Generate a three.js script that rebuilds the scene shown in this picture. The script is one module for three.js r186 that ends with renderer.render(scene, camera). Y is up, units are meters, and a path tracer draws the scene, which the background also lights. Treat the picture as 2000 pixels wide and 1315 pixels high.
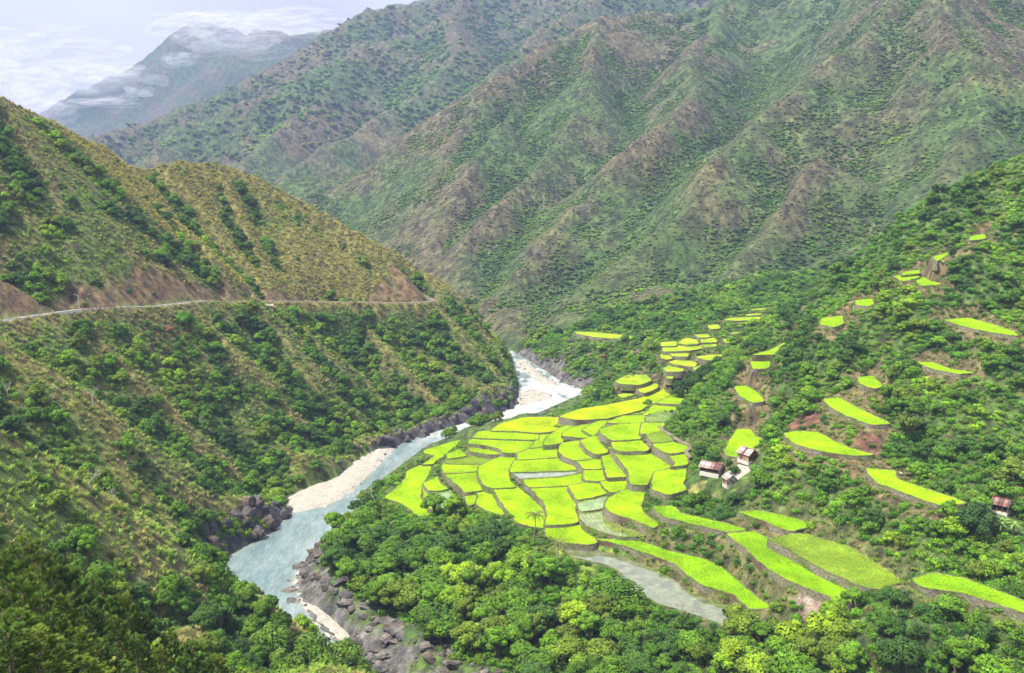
import * as THREE from 'three';
import { mergeGeometries } from 'three/addons/utils/BufferGeometryUtils.js';
import { MarchingCubes } from 'three/addons/objects/MarchingCubes.js';

// ------------------------------------------------------------------ camera, sky, sun, exposure
const scene = new THREE.Scene();
const camera = new THREE.PerspectiveCamera(40.13, 1024 / 673, 0.5, 40000);
camera.position.set(0, 150, 0);
camera.rotation.x = -0.17999;
const renderer = new THREE.WebGLRenderer();
renderer.toneMapping = THREE.LinearToneMapping;
renderer.toneMappingExposure = 1.8;
renderer.shadowMap.enabled = true;

// ------------------------------------------------------------------ noise and small helpers
const HT = new Uint8Array(512);
{ let s = 12345; const p = [...Array(256).keys()];
  for (let i = 255; i > 0; i--) { s = (Math.imul(s, 1664525) + 1013904223) >>> 0; const j = s % (i + 1); [p[i], p[j]] = [p[j], p[i]]; }
  for (let i = 0; i < 512; i++) HT[i] = p[i & 255]; }
const GX = [1, -1, 0.707, -0.707, 0, 0, 0.707, -0.707], GY = [0, 0, 0.707, 0.707, 1, -1, -0.707, -0.707];
function noise(x, y) {
  const ix = Math.floor(x), iy = Math.floor(y), fx = x - ix, fy = y - iy, X = ix & 255, Y = iy & 255;
  const u = fx * fx * fx * (fx * (fx * 6 - 15) + 10), v = fy * fy * fy * (fy * (fy * 6 - 15) + 10);
  const g = (a, b, dx, dy) => { const k = HT[HT[a & 255] + (b & 255)] & 7; return GX[k] * dx + GY[k] * dy; };
  const a = g(X, Y, fx, fy), b = g(X + 1, Y, fx - 1, fy), c = g(X, Y + 1, fx, fy - 1), d = g(X + 1, Y + 1, fx - 1, fy - 1);
  const p = a + (b - a) * u, q = c + (d - c) * u;
  return (p + (q - p) * v) * 1.5;
}
function fbm(x, y, o = 4) { let s = 0, a = 1, t = 0; for (let i = 0; i < o; i++) { s += a * noise(x + i * 17.3, y - i * 9.1); t += a; a *= 0.5; x *= 2.03; y *= 2.03; } return s / t; }
function ridged(x, y, o = 4) { let s = 0, a = 1, t = 0; for (let i = 0; i < o; i++) { s += a * (1 - 2 * Math.abs(noise(x + i * 31.7, y + i * 5.9))); t += a; a *= 0.5; x *= 2.1; y *= 2.1; } return s / t; }
function rng(seed) { let s = seed >>> 0; return () => { s = (s + 0x6d2b79f5) | 0; let t = Math.imul(s ^ (s >>> 15), 1 | s); t = (t + Math.imul(t ^ (t >>> 7), 61 | t)) ^ t; return ((t ^ (t >>> 14)) >>> 0) / 4294967296; }; }
const clamp = (x, a, b) => x < a ? a : x > b ? b : x, lerp = (a, b, t) => a + (b - a) * t;
const sstep = (a, b, x) => { const t = clamp((x - a) / (b - a), 0, 1); return t * t * (3 - 2 * t); };
const smax = (a, b, k) => { const h = clamp(0.5 + 0.5 * (a - b) / k, 0, 1); return b + (a - b) * h + k * h * (1 - h); };
const C = (r, g, b) => new THREE.Color().setRGB(r, g, b);

// sky: a bright lavender-white overcast with softly modelled cloud
{
  const W = 1024, H = 512, d = new Float32Array(W * H * 4);
  for (let j = 0; j < H; j++) for (let i = 0; i < W; i++) {
    const up = ((j + 0.5) / H - 0.5) * Math.PI, az = ((i + 0.5) / W - 0.5) * 2 * Math.PI;
    const y = Math.sin(up), x = Math.cos(up) * Math.cos(az), z = Math.cos(up) * Math.sin(az), k = (j * W + i) * 4;
    const n = fbm(x * 3.1 + y * 6.0, z * 3.1 - y * 4.0, 5), m = fbm(x * 7 + 11 + y * 15, z * 7 + y * 9, 4);
    const cl = clamp(0.5 + 0.95 * n + 0.35 * m, 0, 1), b = 0.64 * (0.76 + 0.32 * cl);
    d[k] = b * (0.99 + 0.01 * cl); d[k + 1] = b * (0.965 + 0.03 * cl); d[k + 2] = b * (1.045 - 0.03 * cl); d[k + 3] = 1;
  }
  const t = new THREE.DataTexture(d, W, H, THREE.RGBAFormat, THREE.FloatType);
  t.mapping = THREE.EquirectangularReflectionMapping; t.magFilter = THREE.LinearFilter; t.needsUpdate = true;
  scene.background = t; scene.environment = t;
}
const sun = new THREE.DirectionalLight(C(1, 0.955, 0.84), 5);
sun.position.set(-330, 700, -190); sun.target.position.set(0, 0, -350);
sun.castShadow = true; sun.shadow.radius = 6; sun.shadow.mapSize.set(2048, 2048);
{ const c = sun.shadow.camera; c.left = -900; c.right = 900; c.top = 900; c.bottom = -900; c.near = 1; c.far = 3000; }
scene.add(sun, sun.target);
scene.fog = new THREE.FogExp2(C(0.42, 0.55, 1.0), 0.000125);
const RIVER = {"left":[[-330.0,-1150.0],[-200.0,-1000.0],[-80.0,-880.0],[-6.4,-751.9],[1.2,-687.9],[4.4,-636.8],[4.1,-599.5],[1.0,-571.3],[-12.7,-552.6],[-24.8,-539.7],[-44.3,-516.4],[-57.8,-501.0],[-64.8,-483.6],[-68.9,-457.8],[-75.6,-419.0],[-83.8,-398.6],[-97.8,-389.0],[-100.9,-365.6],[-108.9,-348.6],[-115.4,-333.6],[-106.1,-319.2],[-93.1,-300.1],[-80.3,-285.4],[-65.4,-272.0],[-54.7,-258.8],[-44.8,-246.2],[-27.2,-221.8],[-12.4,-199.5],[60.0,-140.0],[200.0,-85.0],[500.0,-20.0]],"right":[[-300.0,-1210.0],[-170.0,-1050.0],[-50.0,-910.0],[4.2,-747.5],[14.2,-716.5],[28.6,-670.1],[36.5,-640.0],[57.2,-606.7],[19.0,-551.4],[-4.5,-527.3],[-19.2,-512.2],[-28.2,-499.0],[-46.8,-476.2],[-56.7,-455.3],[-64.0,-432.2],[-69.2,-401.8],[-73.5,-368.4],[-79.1,-348.6],[-80.8,-335.0],[-80.7,-319.2],[-76.0,-305.6],[-66.8,-287.9],[-56.9,-274.3],[-47.6,-263.3],[-38.9,-251.6],[-25.9,-235.9],[-10.6,-215.3],[3.6,-192.3],[75.0,-168.0],[210.0,-115.0],[500.0,-50.0]]};
const LEFT = [[[-323.0,210.5,-480],[-280.4,188.6,-520],[-268.1,177.3,-550],[-261.3,163.8,-600],[-256.4,154.0,-618],[-251.4,149.0,-630],[-243.2,151.4,-645],[-234.2,154.6,-660],[-215.3,154.4,-680]],[[-215.3,154.4,-680],[-187.5,144.5,-685],[-150.8,124.0,-685],[-112.1,104.1,-675],[-73.0,78.1,-655],[-57.4,59.6,-640],[-35.2,42.6,-625],[-13.7,20.9,-605],[1.0,-2.1,-590]],[[-215.3,154.4,-680],[-188.5,118.5,-645],[-151.1,77.2,-575],[-126.3,53.7,-560],[-93.0,27.4,-545],[-61.1,-2.6,-531]],[[-261.2,164.5,-600],[-223.4,128.0,-580],[-184.7,104.6,-555],[-151.4,78.5,-530],[-128.0,55.6,-515],[-100.9,26.6,-505],[-75.3,-3.3,-502]],[[-313.3,162.8,-480],[-273.3,150.0,-500],[-249.0,143.2,-505],[-221.0,120.1,-500],[-193.2,95.7,-495],[-174.4,81.9,-490],[-151.9,61.4,-480],[-117.9,27.4,-468],[-85.9,-4.5,-463]],[[-255.2,117.3,-400],[-228.8,102.7,-410],[-214.1,90.5,-415],[-203.1,83.8,-420],[-181.2,64.3,-415],[-157.4,41.4,-410],[-133.6,18.5,-405],[-108.2,-5.0,-402]],[[-228.1,107.0,-340],[-194.9,86.7,-345],[-176.4,74.8,-345],[-158.6,52.5,-345],[-139.5,24.7,-347],[-121.6,-4.1,-349]],[[-148.9,106.6,-210],[-135.2,82.2,-235],[-128.0,66.0,-245],[-121.9,55.9,-250],[-117.6,29.7,-265],[-105.6,3.3,-285],[-95.1,-6.3,-300]],[[-230.6,154.1,-640],[-208.1,126.5,-620],[-186.2,104.2,-600],[-166.2,89.1,-585],[-149.0,74.4,-560]],[[-138.3,66.5,-560],[-110.1,41.6,-540],[-90.6,16.3,-528],[-70.8,-0.8,-512]],[[-107.8,60.5,-600],[-78.1,37.9,-575],[-50.3,14.0,-550],[-36.7,-2.0,-532]],[[-10,149,25],[-14,143,-10],[-28,121,-45],[-42,103,-80],[-62,80,-125],[-80,52,-175],[-82,25,-240]]];
const LEFT_BASE = [[-30,80,-115],[-22,105,-60],[-35,95,-90],[-40,60,-160],[-50,28,-220],[-10,95,-70],[20,108,-30],[60,85,-80],[-150,140,-90],[-250,190,-150],[30,60,-120],[-350,190,-300],[-300,180,-220]];
const M1 = [[[-325.8,87.0,-1053.0],[-278.1,122.2,-1170.0],[-239.5,146.7,-1216.8],[-204.4,173.0,-1263.6],[-141.5,216.4,-1326.0],[-86.7,266.2,-1388.4],[0.0,300.2,-1482.0],[66.6,350.7,-1560.0],[172.4,397.7,-1622.4],[337.6,434.1,-1677.0],[516.9,513.3,-1755.0],[746.5,627.4,-1794.0],[1156.6,747.4,-1872.0]],[[-141.5,216.4,-1326.0],[-132.9,156.5,-1216.8],[-173.8,124.4,-1131.0],[-204.9,94.5,-1076.4],[-168.3,48.5,-975.0]],[[-28.4,212.9,-1310.4],[-76.9,137.4,-1170.0],[-116.5,81.2,-1053.0],[-130.1,59.4,-975.0]],[[172.4,397.7,-1622.4],[88.2,265.6,-1365.0],[40.8,176.7,-1248.0],[-12.2,108.0,-1107.6],[-56.3,61.4,-1014.0],[-79.7,34.9,-951.6]],[[337.6,434.1,-1677.0],[256.6,279.8,-1365.0],[190.4,198.7,-1170.0],[138.6,167.9,-1115.4],[86.8,121.5,-1053.0],[47.3,89.8,-1006.2],[0.0,43.8,-943.8],[-35.3,16.2,-897.0],[-19.4,-2.4,-858.0]],[[729.6,572.7,-1560.0],[555.6,410.0,-1287.0],[465.0,347.8,-1185.6],[350.8,272.0,-1092.0],[259.0,198.3,-1006.2],[210.9,163.0,-967.2],[178.3,128.9,-928.2],[143.6,101.3,-897.0],[96.2,69.5,-865.8],[42.5,31.5,-842.4],[18.7,3.1,-826.8]],[[729.6,572.7,-1560.0],[530.8,374.7,-1170.0],[488.1,296.3,-1053.0],[485.6,257.9,-975.0],[446.0,204.9,-897.0],[391.4,150.0,-842.4],[330.5,107.2,-787.8],[270.5,80.4,-748.8]],[[321.0,164.8,-920.4],[262.0,117.8,-850.2],[212.1,80.5,-795.6],[177.9,50.0,-756.6]],[[485.6,257.9,-975.0],[526.6,213.5,-920.4],[528.0,163.6,-842.4],[537.7,111.9,-780.0]]];
const M2 = [[[-1027.6,150.0,-2000.0],[-998.3,219.5,-2240.0],[-946.2,263.2,-2360.0],[-857.2,300.5,-2440.0],[-757.6,369.5,-2560.0],[-631.1,457.6,-2680.0],[-541.1,534.8,-2760.0],[-422.0,603.7,-2840.0],[-219.4,661.8,-2960.0],[-64.0,764.1,-3040.0],[501.2,938.9,-3200.0],[1390.3,1141.7,-3360.0]],[[-64.0,764.1,-3040.0],[-176.1,583.2,-2720.0],[-272.9,499.0,-2560.0],[-391.1,451.4,-2440.0],[-489.7,370.4,-2280.0],[-606.2,299.1,-2160.0],[-721.3,249.8,-2080.0],[-747.7,181.5,-1960.0]],[[-176.1,583.2,-2720.0],[-128.0,464.9,-2400.0],[-165.4,359.3,-2200.0],[-264.8,269.4,-2040.0],[-368.5,190.3,-1880.0],[-433.3,140.3,-1800.0]],[[501.2,938.9,-3200.0],[190.6,562.6,-2400.0],[69.0,455.5,-2160.0],[-21.4,361.0,-2000.0],[-101.5,279.8,-1880.0]],[[-391.1,451.4,-2440.0],[-443.0,299.1,-2160.0],[-511.2,212.9,-1960.0],[-543.1,150.0,-1840.0]]];
const M3 = [[[-4400.7,226.4,-4750.0],[-3281.6,323.8,-4650.0],[-2341.0,390.1,-4600.0],[-2185.8,455.5,-4600.0],[-2082.2,506.1,-4600.0],[-1968.5,587.5,-4650.0],[-1780.1,685.4,-4750.0],[-1716.7,767.6,-4800.0],[-1631.1,824.1,-4800.0],[-1542.7,865.7,-4850.0],[-1450.0,845.2,-4950.0],[-1281.7,780.5,-5000.0]],[[-1526.0,214.3,-4000.0],[-1388.4,514.3,-4300.0],[-1332.7,676.8,-4450.0],[-1198.6,777.4,-4500.0],[-1091.2,768.2,-4500.0],[-990.0,758.7,-4550.0],[-741.4,855.2,-4650.0],[0.0,1115.4,-4900.0]],[[-2082.2,506.1,-4600.0],[-1742.4,381.7,-4350.0],[-1494.2,259.7,-4100.0]],[[-1780.1,685.4,-4750.0],[-1487.6,480.5,-4450.0],[-1322.4,307.0,-4200.0]]];
const RIGHT_PTS = [[297.6,185.6,-480],[282.0,173.6,-482],[263.4,161.7,-484],[254.4,156.0,-486],[245.3,150.8,-488],[237.4,145.5,-490],[229.4,140.2,-492],[219.9,134.8,-494],[209.4,129.9,-494],[200.3,125.1,-494],[191.0,121.0,-494],[178.4,110.0,-495],[165.4,98.5,-495],[152.2,87.4,-495],[138.9,76.7,-495],[119.2,63.4,-480],[99.3,49.7,-460],[86.6,43.8,-440],[78.7,32.7,-415],[71.1,30.0,-350],[78.7,28.9,-347],[92.3,28.6,-345],[103.6,33.8,-358],[108.6,33.5,-340],[113.6,32.7,-325],[118.9,36.4,-290],[71.1,26.6,-320],[138.7,40.9,-262],[152.8,44.0,-275],[149.0,43.4,-256],[171.0,55.6,-302],[157.3,52.0,-302],[163.1,61.2,-335],[188.6,77.7,-350],[168.4,90.3,-400],[195.8,97.9,-412],[219.6,106.8,-415],[242.7,132.9,-450],[220.0,121.1,-442],[197.0,113.7,-444],[175.8,98.1,-450],[149.6,77.5,-408],[130.8,64.9,-412],[113.8,49.3,-398],[100.5,46.7,-390],[89.1,42.6,-388],[125.2,57.6,-365],[152.8,70.5,-385],[161.5,81.6,-398],[142.0,77.8,-420],[164.6,73.2,-372],[134.2,51.9,-333],[135.5,50.0,-308],[119.3,45.5,-322],[110.6,51.1,-350],[178.4,83.9,-372],[177.4,91.1,-395],[191.7,92.1,-388],[203.7,93.6,-378],[61.2,17.2,-305],[84.4,20.3,-298],[83.8,25.4,-318],[84.5,19.8,-268],[89.5,23.8,-250],[98.5,26.8,-235],[110.2,29.4,-230],[121.2,32.0,-225],[130.8,32.9,-218],[89.8,25.0,-212],[111.8,27.8,-205],[66.6,20.3,-220],[48.3,14.1,-228],[160,22,-200],[100,10,-205],[60,4,-215],[220,50,-190],[300,90,-190],[280,95,-220],[300,130,-270],[310,172,-520],[285,140,-535],[250,98,-585],[200,66,-590],[300,85,-610],[400,115,-540],[150,47,-575],[200,56,-600],[250,58,-660],[320,80,-720],[420,110,-650],[120,44,-590],[170,50,-650],[220,62,-740],[100,40,-660],[55,22,-680],[90,36,-740],[140,48,-780],[35,14,-740],[50,24,-800],[20,6,-790],[38,4,-525],[34,8,-495],[42,4,-545],[30,4,-500],[22,6,-490],[10,6,-490],[0,5,-500],[48,8,-520],[-60,3,-325],[-48,8,-330],[-50,4,-300],[-38,9,-310],[-36,3.5,-280],[-22,7,-285],[-24,11,-315],[-10,10,-285],[0,13,-292],[-12,4,-258],[8,8,-258],[22,12,-262],[10,4,-235],[35,10,-240],[50,16,-242],[-74,4,-345],[-72,3,-390],[-66,5,-395],[-62,2,-420],[-56,4,-425],[-48,2,-455],[-40,4,-468],[-15,2,-505],[-6,6,-495],[18,3,-535],[28,5,-520],[45,6,-565],[28,10,-478],[36,10,-505],[45,9,-535],[50,6,-565],[20,5,-505],[60,20,-545],[55,20,-560],[55,5,-600],[72,25,-620]];
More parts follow.
